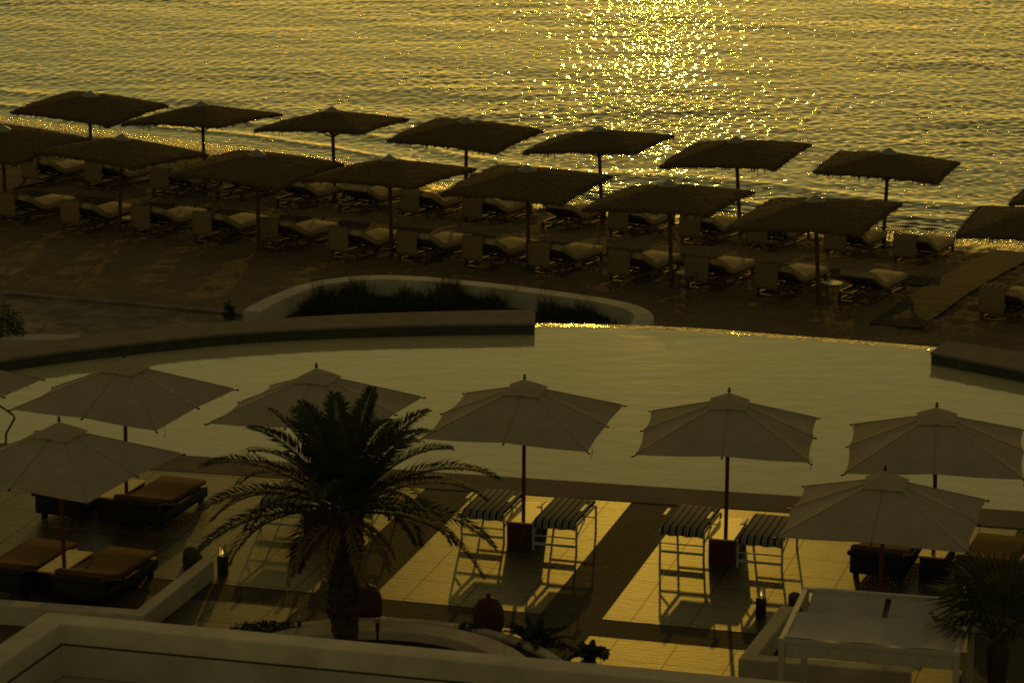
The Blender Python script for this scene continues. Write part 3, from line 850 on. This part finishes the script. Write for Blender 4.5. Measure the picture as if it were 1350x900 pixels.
# ------------------------------------------------------------------ striped sunbeds and their tables
def make_striped():
    t = thing('striped_sunbed', '', 'sunbed')
    MB().slab([(-0.02, 0.455), (0.03, 0.50), (0.1, 0.512), (0.6, 0.505), (1.2, 0.515), (1.27, 0.505)], 0.70, 0.055, 0.02).build('mattress', M['stripes'], t, smooth=True)
    val = MB()
    for j in range(9):
        x0 = -0.35+0.7*j/8; z0 = 0.405 + 0.012*math.sin(j*2.1)
        val.v += [(x0, -0.035+0.006*math.sin(j*1.7), z0), (x0, -0.03, 0.49), (x0, -0.022+0.006*math.sin(j*1.7), z0), (x0, -0.018, 0.49)]
    for j in range(8): q = 4*j; val.f += [(q, q+4, q+5, q+1), (q+2, q+3, q+7, q+6), (q, q+2, q+6, q+4)]
    val.build('valance', M['stripes'], t)
    fr = MB()
    for x in (-0.34, 0.34): fr.tube([(x, 0.0, 0.44), (x, 1.27, 0.44)], 0.02, 8)
    for y in (0.02, 1.25): fr.tube([(-0.34, y, 0.44), (0.34, y, 0.44)], 0.018, 8)
    fr.build('frame', M['white_metal'], t, smooth=60)
    for x in (-0.36, 0.36):
        for y in (0.03, 1.24): MB().tube([(x, y, 0), (x, y, 0.46)], 0.019, 8).build('leg', M['white_metal'], t, smooth=60)
    for y, z, hh in ((0.03, 0.115, 0.022), (0.03, 0.25, 0.009), (1.24, 0.25, 0.009)): MB().box(-0.342, 0.342, y-0.012, y+0.012, z-hh, z+hh).build('stretcher', M['white_metal'], t)
    for x in (-0.36, 0.36):
        MB().tube([(x, 0.04, 0.28), (x, 0.55, 0.42)], 0.013, 6).build('brace', M['white_metal'], t)
        MB().tube([(x, 0.52, 0.45), (x, 0.50, 0.60), (x*1.0, 0.46, 0.625)], 0.014, 6).build('arm_post', M['white_metal'], t)
        MB().rbox(x-0.03, x+0.03, 0.30, 0.66, 0.62, 0.645, 0.008).build('armrest', M['white_metal'], t)
    return t
def make_box_table(top_m, box_m, wid=0.44, ln=1.15, name='box_table'):
    t = thing(name, '', 'table')
    tb = MB(); n_ = 14
    for i in range(n_): y0 = ln*i/n_; tb.rbox(-wid/2, wid/2, y0, y0+ln/n_-0.008, 0.402, 0.432, 0.006, 1)
    tb.build('table_top', top_m, t)
    MB().rbox(-wid/2+0.02, wid/2-0.02, 0.02, ln-0.02, 0.0, 0.40, 0.01, 1).build('table_body', box_m, t)
    return t
st = make_striped(); bt = make_box_table(M['table_top'], M['table_box']); first = True
def off(p, u, v): return p + UX*u + VX*v
SB = [(1, 'under the parasol behind the palm', -0.68, 0.60), (2, 'under the parasol right of the palm', -0.70, 0.56), (3, 'under the parasol beside the left lantern of the right terrace', -0.72, 0.58)]
names = {1: 'behind the palm crown', 2: 'under the parasol just right of the palm', 3: 'under the parasol behind the right lantern'}
for k, _, ul, ur in SB:
    for u, v, side in ((ul, 0.02, 'left'), (ur, -0.14, 'right')):
        t = st if first else copy_tree(st); first = False
        t.location = off(PB[k], u, v); t.rotation_euler.z = TR - rad(1.0)
        tag(t, '%s-hand striped sunbed %s' % (side, names[k]), 'sunbed', 'striped sunbeds on the terrace')
    t = bt if k == 1 else copy_tree(bt)
    t.location = off(PB[k], -0.07, -0.05); t.rotation_euler.z = TR
    tag(t, 'red box table between the striped sunbeds %s' % names[k], 'table', 'box tables between the striped sunbeds')

# ------------------------------------------------------------------ dark rattan beds
def make_rattan():
    t = thing('rattan_daybed', '', 'sun lounger')
    MB().rbox(-0.44, 0.44, 0.1, 1.85, 0.10, 0.30, 0.03).build('base', M['rattan'], t, smooth=40)
    MB().slab([(-0.1, 0.47), (0.06, 0.465), (0.25, 0.41), (0.45, 0.34), (0.62, 0.30)], 0.90, 0.075, 0.03).build('backrest', M['rattan'], t, smooth=40)
    MB().rbox(-0.42, 0.42, -0.02, 0.095, 0.12, 0.415, 0.02).build('back_support', M['rattan'], t, smooth=40)
    MB().slab([(0.0, 0.53), (0.1, 0.522), (0.26, 0.475), (0.45, 0.405), (0.6, 0.375), (0.9, 0.365), (1.4, 0.365), (1.84, 0.36)], 0.84, 0.085).build('cushion', M['brown_cushion'], t, smooth=True)
    for x in (-0.36, 0.36):
        for y in (0.2, 1.72): MB().box(x-0.04, x+0.04, y-0.04, y+0.04, 0.0, 0.098).build('leg', M['rattan'], t)
    return t
rb_ = make_rattan(); tt = make_box_table(M['table_top'], M['rattan'], 0.42, 1.1)
RB = [(0, 'under the back left parasol', 'back-left'), (6, 'under the front left parasol', 'front-left'), (4, 'behind the white daybed', 'right')]
first = True
for k, where, _ in RB:
    B = PB[k]
    ul, ur, ut = {0: (-1.08, 0.35, -0.30), 6: (-0.95, 0.42, -0.20), 4: (-0.85, 0.80, -0.02)}[k]
    for u, side in ((ul, 'left'), (ur, 'right')):
        t = rb_ if first else copy_tree(rb_)
        t.location = off(B, u, -0.35 if side == 'left' else -0.42); t.rotation_euler.z = TR - rad(4)
        tag(t, '%s-hand dark rattan lounger of the pair %s' % (side, where), 'sun lounger', 'dark rattan loungers with brown cushions'); 
        if first: first = False; t2 = tt
        else: t2 = None
    t2 = tt if k == 0 else copy_tree(tt)
    t2.location = off(B, ut, -0.12); t2.rotation_euler.z = TR - rad(3)
    tag(t2, 'slatted dark table between the two rattan loungers %s' % where, 'table', 'slatted tables between the rattan loungers')

# ------------------------------------------------------------------ foreground building with its flat roof
PZ = 3.0
c0 = at(62, 806, PZ); cR = at(940, 888, PZ); cL = at(0, 848, PZ)
ex = (cR - c0); ex.z = 0; ex.normalize(); ang_b = math.atan2(ex.y, ex.x)
bld = thing('flat_roofed_building', 'white flat roof with a raised parapet at the bottom left of the picture', 'building', (c0.x, c0.y, 0), ang_b)
dl = cL - c0; dl.z = 0; dl.normalize()
loc = lambda v: Vector((v.x*math.cos(-ang_b) - v.y*math.sin(-ang_b), v.x*math.sin(-ang_b) + v.y*math.cos(-ang_b), 0))
sk = loc(dl)                                   # left side direction in building space
LB, DB = 16.0, 9.0
k_ = DB/abs(sk.y); lowL = Vector((sk.x*k_, -DB, 0))
def inset(d): 
    nl = Vector((-sk.y, sk.x, 0)); nl = nl if nl.x > 0 else -nl
    # intersection of y=-d and left line shifted by d
    p = nl*d; tpar = (-d - p.y)/sk.y; a = p + sk*tpar
    tp2 = (-DB - p.y)/sk.y; b = p + sk*tp2
    return a, b
a0, b0 = Vector((0,0,0)), lowL
MB().prism([(a0.x, a0.y), (LB, 0), (LB, -DB), (b0.x, b0.y)][::-1], 0.0, 2.3).build('wall', M['plaster'], bld)
def ring(d0, d1, z0, z1, name, m):
    i0, j0 = inset(d0) if d0 else (a0, b0); i1, j1 = inset(d1)
    return MB().strip_wall([j0, i0, Vector((LB, -d0, 0))], [j1, i1, Vector((LB, -d1, 0))], z0, z1).build(name, m, bld)
ring(0.0, 0.36, 2.302, PZ, 'parapet', M['plaster'])
ring(0.362, 0.385, 2.735, 2.752, 'flashing', M['groove'])
ring(0.362, 0.385, 2.342, 2.733, 'upstand', M['roof_plaster'])
i1, j1 = inset(0.362)
MB().prism([(i1.x, i1.y), (LB, -0.362), (LB, -DB), (j1.x, j1.y)][::-1], 2.302, 2.34).build('roof', M['roof_plaster'], bld)

# ------------------------------------------------------------------ low terrace walls
def low_wall(pts, wid, hgt, label):
    pts = [Vector(p) for p in pts]
    o_ = offset_line(pts, wid)
    c = pts[0]; 
    t = MB().strip_wall([p-c for p in pts], [p-c for p in o_], 0, hgt).build('low_wall', M['plaster'], loc=(c.x, c.y, 0))
    return tag(t, label, 'low wall')
hw = 0.32
A_ = at(282, 738, hw); B_ = at(190, 811, hw); C_ = at(-120, 788, hw)
def seg_wall(a, b, wid, left):
    d = b-a; d.z = 0; d.normalize(); s_ = Vector((-d.y, d.x, 0))*(wid if left else -wid); return [a, b, b+s_, a+s_]
lw = MB()
dA = (A_-B_); dA.z = 0; dA.normalize(); dC = (C_-B_); dC.z = 0; dC.normalize()
wA = 0.22; wC = 0.26
nA = Vector((dA.y, -dA.x, 0)); nC = Vector((dC.y, -dC.x, 0))   # outer sides
iA = [A_, B_, C_]
# mitred inner corner
pA = A_ - nA*wA
nC2 = nC if nC.y > 0 else -nC
pC = C_ + nC2*wC
# intersect lines pA + s*dA, pC + t*dC
det = dA.x*(-dC.y) - dA.y*(-dC.x)
rx, ry = pC.x-pA.x, pC.y-pA.y
s_i = (rx*(-dC.y) - ry*(-dC.x))/det
pB = pA + dA*s_i
lw.strip_wall([p-B_ for p in (A_, B_, C_)], [p-B_ for p in (pA, pB, pC)], -hw, 0.0)
tag(lw.build('low_wall', M['plaster'], loc=B_), 'low white corner wall around the front left loungers, beside the lantern', 'low wall')
A2 = at(1030, 797, hw); B2 = at(973, 868, hw); C2 = at(1200, 886, hw)
lw = MB()
dA = (A2-B2); dA.z = 0; dA.normalize(); dC = (C2-B2); dC.z = 0; dC.normalize()
nA = Vector((dA.y, -dA.x, 0)); nC2 = Vector((-dC.y, dC.x, 0))
pA = A2 + nA*0.22; pC = C2 + nC2*0.26
det = dA.x*(-dC.y) - dA.y*(-dC.x); rx, ry = pC.x-pA.x, pC.y-pA.y
pB = pA + dA*((rx*(-dC.y) - ry*(-dC.x))/det)
lw.strip_wall([p-B2 for p in (A2, B2, C2)], [p-B2 for p in (pA, pB, pC)], -hw, 0.0)
tag(lw.build('low_wall', M['plaster'], loc=B2), 'low white corner wall left of the white daybed, beside the right lantern', 'low wall')

# ------------------------------------------------------------------ ring planter with the palm
def circ3(a, b, c):
    ax, ay, bx, by, cx, cy = a.x, a.y, b.x, b.y, c.x, c.y
    d = 2*(ax*(by-cy)+bx*(cy-ay)+cx*(ay-by))
    ux = ((ax*ax+ay*ay)*(by-cy)+(bx*bx+by*by)*(cy-ay)+(cx*cx+cy*cy)*(ay-by))/d
    uy = ((ax*ax+ay*ay)*(cx-bx)+(bx*bx+by*by)*(ax-cx)+(cx*cx+cy*cy)*(bx-ax))/d
    return Vector((ux, uy, 0)), math.hypot(ax-ux, ay-uy)
RH = 0.42
cc, cr = circ3(at(358, 833, RH), at(500, 818, RH), at(690, 862, RH))
print('RING', cc, cr)
N_ = 72
def circle(r): return [Vector((r*math.cos(2*math.pi*k/N_), r*math.sin(2*math.pi*k/N_), 0)) for k in range(N_)]
rp_ = thing('ring_planter', 'round white planter around the foot of the date palm', 'planter', (cc.x, cc.y, 0))
MB().strip_wall(circle(cr), circle(cr-0.42), 0.0, RH, closed=True).build('wall', M['plaster'], rp_, smooth=30)
MB().prism(circle(cr-0.40), 0.0, RH-0.14).build('soil', M['soil'], rp_)
kb = thing('planter_kerb', 'thin pale outer kerb curving round behind the round white planter', 'kerb', (cc.x, cc.y, 0))
MB().strip_wall(circle(cr+0.62), circle(cr+0.44), 0.0, 0.26, closed=True).build('kerb_ring', M['plaster'], kb, smooth=30)
MB().strip_wall(circle(cr+0.438), circle(cr+0.002), 0.0, 0.2, closed=True).build('soil', M['soil'], kb)

# date palm ----------------------------------------------------
def frond(mb, base, az, el, ln, droop, wmax=0.45, nl=74, twist=0.0, rmb=None):
    p = Vector(base); d = Vector((math.cos(az)*math.cos(el), math.sin(az)*math.cos(el), math.sin(el)))
    side0 = Vector((-math.sin(az), math.cos(az), 0)); n = 26; pts = [p.copy()]; dirs = [d.copy()]
    for i in range(n):
        p = p + d*(ln/n); d = (d + Vector((0, 0, -droop*(0.4+1.4*i/n)/n))).normalized(); pts.append(p.copy()); dirs.append(d.copy())
    (rmb or mb).tube(pts, [0.022*(1-0.85*i/n)+0.003 for i in range(n+1)], 5)
    for k in range(nl):
        t = 0.10 + 0.90*(k+random.uniform(-.3, .3))/nl; t = min(max(t, 0.08), 1.0)
        x = t*n; i = min(int(x), n-1); q = pts[i].lerp(pts[i+1], x-i); dd = dirs[i]
        up = dd.cross(side0).normalized(); up = up if up.z > 0 else -up
        prof = math.sin(math.pi*min(1, 0.16+0.80*t))**0.7
        for s_ in (-1, 1):
            L = wmax*prof*random.uniform(0.8, 1.1)
            fw = 0.5 + 0.65*t
            dv = (side0*s_*1.0 + dd*fw + up*random.uniform(0.25, 0.55)).normalized()
            wv = dv.cross(up).normalized()*0.019
            e = q + dv*L + Vector((0, 0, -0.12*L - 0.05*random.random()))
            m_ = q + dv*L*0.45 + up*0.01
            o = len(mb.v); mb.v += [tuple(q), tuple(m_+wv), tuple(e), tuple(m_-wv)]
            mb.f += [(o, o+1, o+2, o+3)]
pb = at(455, 842, RH-0.14)
palm = thing('date_palm', 'feathery date palm with a thick shaggy trunk standing in the round planter', 'palm tree', (pb.x, pb.y, RH-0.14))
sP = F*math.cos(PITCH)/ (pb.y)                       # px per metre, roughly
TH = 1.92
tk = MB(); prof = []
for i in range(26):
    t = i/25; r_ = 0.185 + 0.03*math.sin(t*3) + 0.09*max(0, t-0.45)**1.0
    prof.append((r_*(1.07 if i % 2 else 0.95), -0.1 + t*(TH+0.1)))
tk.lathe(prof, 18, jit=0.05)
boots = tk
for i in range(150):
    t = random.random()**0.6; z = 0.15 + t*(TH-0.1); a = random.uniform(0, 6.28); r_ = 0.18 + 0.09*max(0, z/TH-0.45) + 0.02
    c, s_ = math.cos(a), math.sin(a); ln = random.uniform(.08, .2); 
    boots.tube([(c*r_*0.9, s_*r_*0.9, z), (c*(r_+ln*0.45), s_*(r_+ln*0.45), z+ln)], [0.045, 0.018], 5)
boots.build('trunk', M['palm_trunk'], palm)
cr_mb = MB(); ctr = Vector((0, 0, TH+0.08))
nF = 50
for i in range(nF):
    t = (i+0.5)/nF
    az = i*2.39996 + random.uniform(-.15, .15)
    el = rad(82 - 100*t**0.85 + random.uniform(-7, 7))
    if math.sin(az) < -0.25 and t > 0.40 and random.random() < 0.9: continue      # the crown is thin towards the sheltered building side
    ln = random.uniform(2.0, 2.35)*(0.68 + 0.40*min(1, t*1.8))
    dr = 0.5 + 0.7*math.cos(el)*random.uniform(0.8, 1.3)
    frond(cr_mb, ctr + Vector((math.cos(az)*0.12, math.sin(az)*0.12, 0.12*(1-2*t))), az, el, ln, dr)
cr_mb.build('crown', M['palm_leaf'], palm)
dr_mb = MB()
for i in range(9):
    az = i*0.7+0.2; frond(dr_mb, ctr + Vector((math.cos(az)*0.2, math.sin(az)*0.2, -0.2)), az, rad(-30), random.uniform(.8, 1.2), 1.3, 0.22, 18)
dr_mb.build('dry_frond', M['dry_leaf'], palm)

# fan palm at the lower right ------------------------------------
fb = at(1318, 800, 2.2)
fp = thing('fan_palm', 'dark fan palm with stiff round leaves in front of the white daybed', 'palm tree', (fb.x, fb.y, 0))
MB().lathe([(0.13, 0), (0.12, 0.6), (0.13, 1.2), (0.15, 1.6), (0.10, 1.75)], 14, jit=0.06).build('trunk', M['palm_trunk'], fp)
fm = MB()
def fan(base, tip, R, face, spread=115, n=26):
    base = Vector(base); tip = Vector(tip)
    fm.tube([base, base.lerp(tip, 0.5)+Vector((0,0,0.05)), tip], [0.014, 0.012, 0.01], 5)
    ax = (tip-base).normalized(); nrm = Vector(face); nrm = (nrm - ax*nrm.dot(ax)).normalized(); sd = ax.cross(nrm)
    for k in range(n):
        a = rad(-spread + 2*spread*k/(n-1)) + random.uniform(-.03, .03)
        d = ax*math.cos(a) + sd*math.sin(a); L = R*(0.8+0.25*math.cos(a*0.7))*random.uniform(.9, 1.05)
        wv = nrm.cross(d).normalized()*R*0.03; m_ = tip + d*L*0.55 + nrm*0.03; e = tip + d*L - nrm*L*0.12 + Vector((0,0,-0.12*L))
        o = len(fm.v); fm.v += [tuple(tip), tuple(m_+wv), tuple(e), tuple(m_-wv)]; fm.f.append((o, o+1, o+2, o+3))
for i in range(15):
    az = i*2.4; el = rad(75-80*(i/15)+random.uniform(-10, 10)); L = random.uniform(.45, .8)
    d = Vector((math.cos(az)*math.cos(el), math.sin(az)*math.cos(el), math.sin(el)))
    fan((0, 0, 1.72), Vector((0, 0, 1.75))+d*L, random.uniform(.66, .85), (d.z*-math.cos(az)*0.8, d.z*-math.sin(az)*0.8, 0.9))
fm.build('crown', M['palm_leaf'], fp)

# ------------------------------------------------------------------ white daybed, lower right
DZ = 2.0
dFL = at(1031, 842, DZ); dBL = at(1080, 777, DZ); dBR = at(1300, 794, DZ)
ddx = (dBR-dBL); ddx.z = 0; dw = ddx.length; ddx.normalize()
dby = thing('canopy_daybed', 'white four-post daybed with a cloth roof at the lower right', 'daybed', (dFL.x, dFL.y, 0), math.atan2(ddx.y, ddx.x))
rzb = math.atan2(ddx.y, ddx.x); dv = dBL-dFL; dlx = dv.x*math.cos(rzb)+dv.y*math.sin(rzb); dd_ = -dv.x*math.sin(rzb)+dv.y*math.cos(rzb)
print('DAYBED', dw, dd_, dlx)
for x in (0, dw):
    for y in (0, dd_): MB().box(x-0.04, x+0.04, y-0.04, y+0.04, 0, DZ-0.045).build('post', M['daybed_frame'], dby)
for y in (0, dd_): MB().box(-0.04, dw+0.04, y-0.035, y+0.035, DZ-0.04, DZ+0.02).build('rail', M['daybed_frame'], dby)
for x in (0, dw): MB().box(x-0.035, x+0.035, 0.04, dd_-0.04, DZ-0.04, DZ+0.015).build('rail', M['daybed_frame'], dby)
MB().box(0.04, dw-0.04, dd_*0.5-0.02, dd_*0.5+0.02, DZ-0.02, DZ+0.018).build('rail', M['daybed_frame'], dby)
def cloth(x0, x1, y0, y1, z0, z1, sag, name):
    mb = MB(); nx, ny = 14, 10
    for side in (0, 1):
        for i in range(nx+1):
            for j in range(ny+1):
                u, v = i/nx, j/ny
                z = z0+(z1-z0)*v - sag*4*v*(1-v)*(0.75+0.25*math.sin(u*9)) - (0.006 if side else 0) + 0.008*math.sin(u*17+v*4)
                mb.v.append((x0+(x1-x0)*u, y0+(y1-y0)*v, z))
    K = (nx+1)*(ny+1)
    for i in range(nx):
        for j in range(ny):
            q = i*(ny+1)+j; mb.f.append((q, q+ny+1, q+ny+2, q+1)); q += K; mb.f.append((q, q+1, q+ny+2, q+ny+1))
    return mb.build(name, M['sheer'], dby, smooth=True)
cloth(0.02, dw-0.02, 0.0, dd_*0.5, DZ+0.028, DZ+0.03, 0.05, 'roof_cloth')
xm = dw*0.505
cloth(0.10, xm-0.04, dd_*0.5+0.03, dd_-0.03, DZ-0.16, DZ-0.02, 0.06, 'roof_cloth')
cloth(xm+0.04, dw-0.10, dd_*0.5+0.03, dd_-0.03, DZ-0.16, DZ-0.02, 0.06, 'roof_cloth')
MB().box(0.045, dw-0.045, -0.02, 0.02, DZ-0.22, DZ-0.045).build('fascia', M['daybed_frame'], dby)
MB().rbox(0.06, dw-0.06, 0.06, dd_-0.06, 0.18, 0.34, 0.03).build('base', M['daybed_frame'], dby)
MB().rbox(0.08, dw-0.08, 0.08, dd_-0.08, 0.342, 0.52, 0.06, 3).build('mattress', M['sheer'], dby, smooth=40)

# ------------------------------------------------------------------ small things
def make_lantern():
    t = thing('lantern', '', 'lantern')
    MB().rbox(-0.07, 0.07, -0.07, 0.07, 0.0, 0.33, 0.008, 1).build('lantern_body', M['lantern'], t)
    MB().lathe([(0.05, 0.33), (0.062, 0.36), (0.062, 0.46), (0.05, 0.50)], 16).build('glass_chimney', M['glass'], t, smooth=True)
    MB().lathe([(0.004, 0.345), (0.014, 0.37), (0.011, 0.395), (0.002, 0.425)], 8).build('flame', M['flame'], t, smooth=True)
    return t
ln_ = make_lantern()
tag(ln_, 'small dark lantern with a lit flame left of the palm', 'lantern', 'lanterns on the terrace'); ln_.location = at(294, 758, 0); ln_.rotation_euler.z = TR
l2 = copy_tree(ln_); l2['label'] = 'small dark lantern with a lit flame in front of the right striped sunbeds'; l2.location = at(1003, 814, 0)

def rock(px, py, wpx, label):
    p = at(px, py, 0); bm = bmesh.new(); bmesh.ops.create_icosphere(bm, subdivisions=3, radius=1)
    for v in bm.verts:
        n_ = 0.14*math.sin(v.co.x*3.1+px)+0.12*math.sin(v.co.y*2.7+1)+0.1*math.sin(v.co.z*4+v.co.x*2)
        v.co *= (1+n_); v.co.z = max(v.co.z, -0.75)
    r_ = wpx/2/(F/(p.y/math.cos(PITCH)+3))
    me = bpy.data.meshes.new('rock'); 
    for v in bm.verts: v.co = Vector((v.co.x*r_, v.co.y*r_*0.9, (v.co.z+0.75)*r_*0.95))
    bm.to_mesh(me); bm.free(); me.shade_smooth(); me.materials.append(M['rock'])
    o = bpy.data.objects.new('rock', me); COL.objects.link(o); o.location = p
    return tag(o, label, 'rock')
rock(253, 744, 26, 'rounded dark boulder on the terrace beside the left low wall')
rock(1052, 804, 26, 'rounded dark boulder at the corner of the white daybed')

def make_jar():
    t = thing('clay_jar', '', 'jar')
    MB().lathe([(0.20, 0), (0.225, 0.05), (0.235, 0.18), (0.23, 0.30), (0.20, 0.40), (0.15, 0.455)], 24).build('jar_body', M['jar'], t, smooth=40)
    MB().lathe([(0.16, 0.456), (0.15, 0.475), (0.09, 0.505), (0.035, 0.515), (0.03, 0.535), (0.04, 0.56), (0.02, 0.58)], 20).build('lid', M['jar'], t, smooth=40)
    return t
j1_ = make_jar(); j1_.location = at(644, 830, 0.0)
tag(j1_, 'dark red beehive-shaped clay jar with a knobbed lid, standing free right of the palm', 'jar', 'lidded clay jars by the planter')
j2_ = copy_tree(j1_); j2_['label'] = 'dark red clay jar half hidden behind the palm trunk'; j2_.location = at(484, 813, 0.0)

# short path lights in the planter
def path_light(px, py, h, label):
    p = at(px, py, RH-0.14)
    t = thing('path_light', label, 'garden light', p, 0, 'path lights by the palm')
    MB().tube([(0, 0, -0.05), (0, 0, h)], 0.03, 8).build('stake', M['lantern'], t)
    MB().lathe([(0.045, h), (0.05, h+0.03), (0.02, h+0.06)], 10).build('light_cap', M['cap'], t)
path_light(395, 836, 0.22, 'short dark path light left of the palm trunk')
path_light(498, 842, 0.26, 'thin dark path light right of the palm trunk')

# cycads, shrubs
def tuft(px, py, z, n, R, hgt, label, cat='plant', name='cycad', wd=0.035):
    p = at(px, py, z); mb = MB()
    for i in range(n):
        a = i*2.4; el = random.uniform(0.15, 1.35)
        frond(mb, (0, 0, 0.1), a, el, R*random.uniform(.75, 1.1), 0.7+random.uniform(0, .6), 0.12, 20)
    for v in range(len(mb.v)): mb.v[v] = (mb.v[v][0], mb.v[v][1], max(0.0, mb.v[v][2]*hgt))
    o = MB(); 
    t = thing(name, label, cat, p)
    mb.build('leaves', M['shrub'], t)
    MB().lathe([(0.08, -0.05), (0.1, 0.08), (0.05, 0.16)], 10, jit=0.1).build('stem', M['palm_trunk'], t)
tuft(706, 862, 0.0, 48, 0.62, 0.85, 'large dark round cycad in front of the pebble path')
tuft(778, 872, 0.0, 26, 0.34, 0.75, 'small dark low cycad right of the larger cycad')
def bush(px, py, z, rx, rz_, n, label, name='shrub', lf=0.07):
    p = at(px, py, z); t = thing(name, label, 'shrub', p); mb = MB(); st_ = MB()
    for _ in range(n):
        d = Vector((random.gauss(0, 1), random.gauss(0, 1), abs(random.gauss(0, 1)))).normalized()*random.uniform(.35, 1)**0.6
        c = Vector((d.x*rx, d.y*rx*0.7, d.z*rz_)); a = Vector((random.gauss(0,1), random.gauss(0,1), random.gauss(0.4,1))).normalized(); b = a.orthogonal().normalized()
        L = lf*random.uniform(.6, 1.3); o = len(mb.v); mb.v += [tuple(c), tuple(c+a*L*.5+b*L*.22), tuple(c+a*L), tuple(c+a*L*.5-b*L*.22)]; mb.f.append((o,o+1,o+2,o+3))
    for _ in range(7):
        a = random.uniform(0, 6.28); st_.tube([(0,0,-.05), (math.cos(a)*rx*.5, math.sin(a)*rx*.35, rz_*.8)], [0.014, 0.005], 5)
    mb.build('leaves', M['shrub'], t); st_.build('stem', M['palm_trunk'], t)
bush(6, 455, -1.0, 0.55, 0.95, 1500, 'dark upright shrub at the left edge beside the low white garden wall')
bush(350, 836, 0.2, 0.62, 0.13, 900, 'low dark spreading shrub left of the palm on the planter kerb')
bush(620, 832, 0.2, 0.22, 0.12, 260, 'small dark low shrub left of the free-standing clay jar')
bush(302, 419, -1.05, 0.14, 0.34, 160, 'tiny dark sprig at the left tip of the curved white planter', lf=0.1)

# pool hand rail at the left edge
hr0 = at(6, 585, 0.0)
hr = thing('pool_handrail', 'bent dark metal handrail at the left edge of the pool', 'handrail', (hr0.x, hr0.y, 0), TR)
MB().tube([(0, 0, -0.3), (0.04, 0, 0.2), (0.22, 0.0, 0.5), (0.20, 0.0, 0.56), (-0.1, 0, 0.74), (-0.45, 0, 0.90)], 0.022, 8).build('rail', M['steel'], hr, smooth=60)

for o in COL.objects:
    if o.type == 'MESH' and o.data.materials and o.data.materials[0] in (M['plaster'], M['wall_stone'], M['coping'], M['roof_plaster']) and len(o.data.polygons) < 3000:
        bv = o.modifiers.new('worn_edge', 'BEVEL'); bv.width = 0.018; bv.segments = 2; bv.limit_method = 'ANGLE'; bv.angle_limit = rad(40)
bpy.context.view_layer.update()
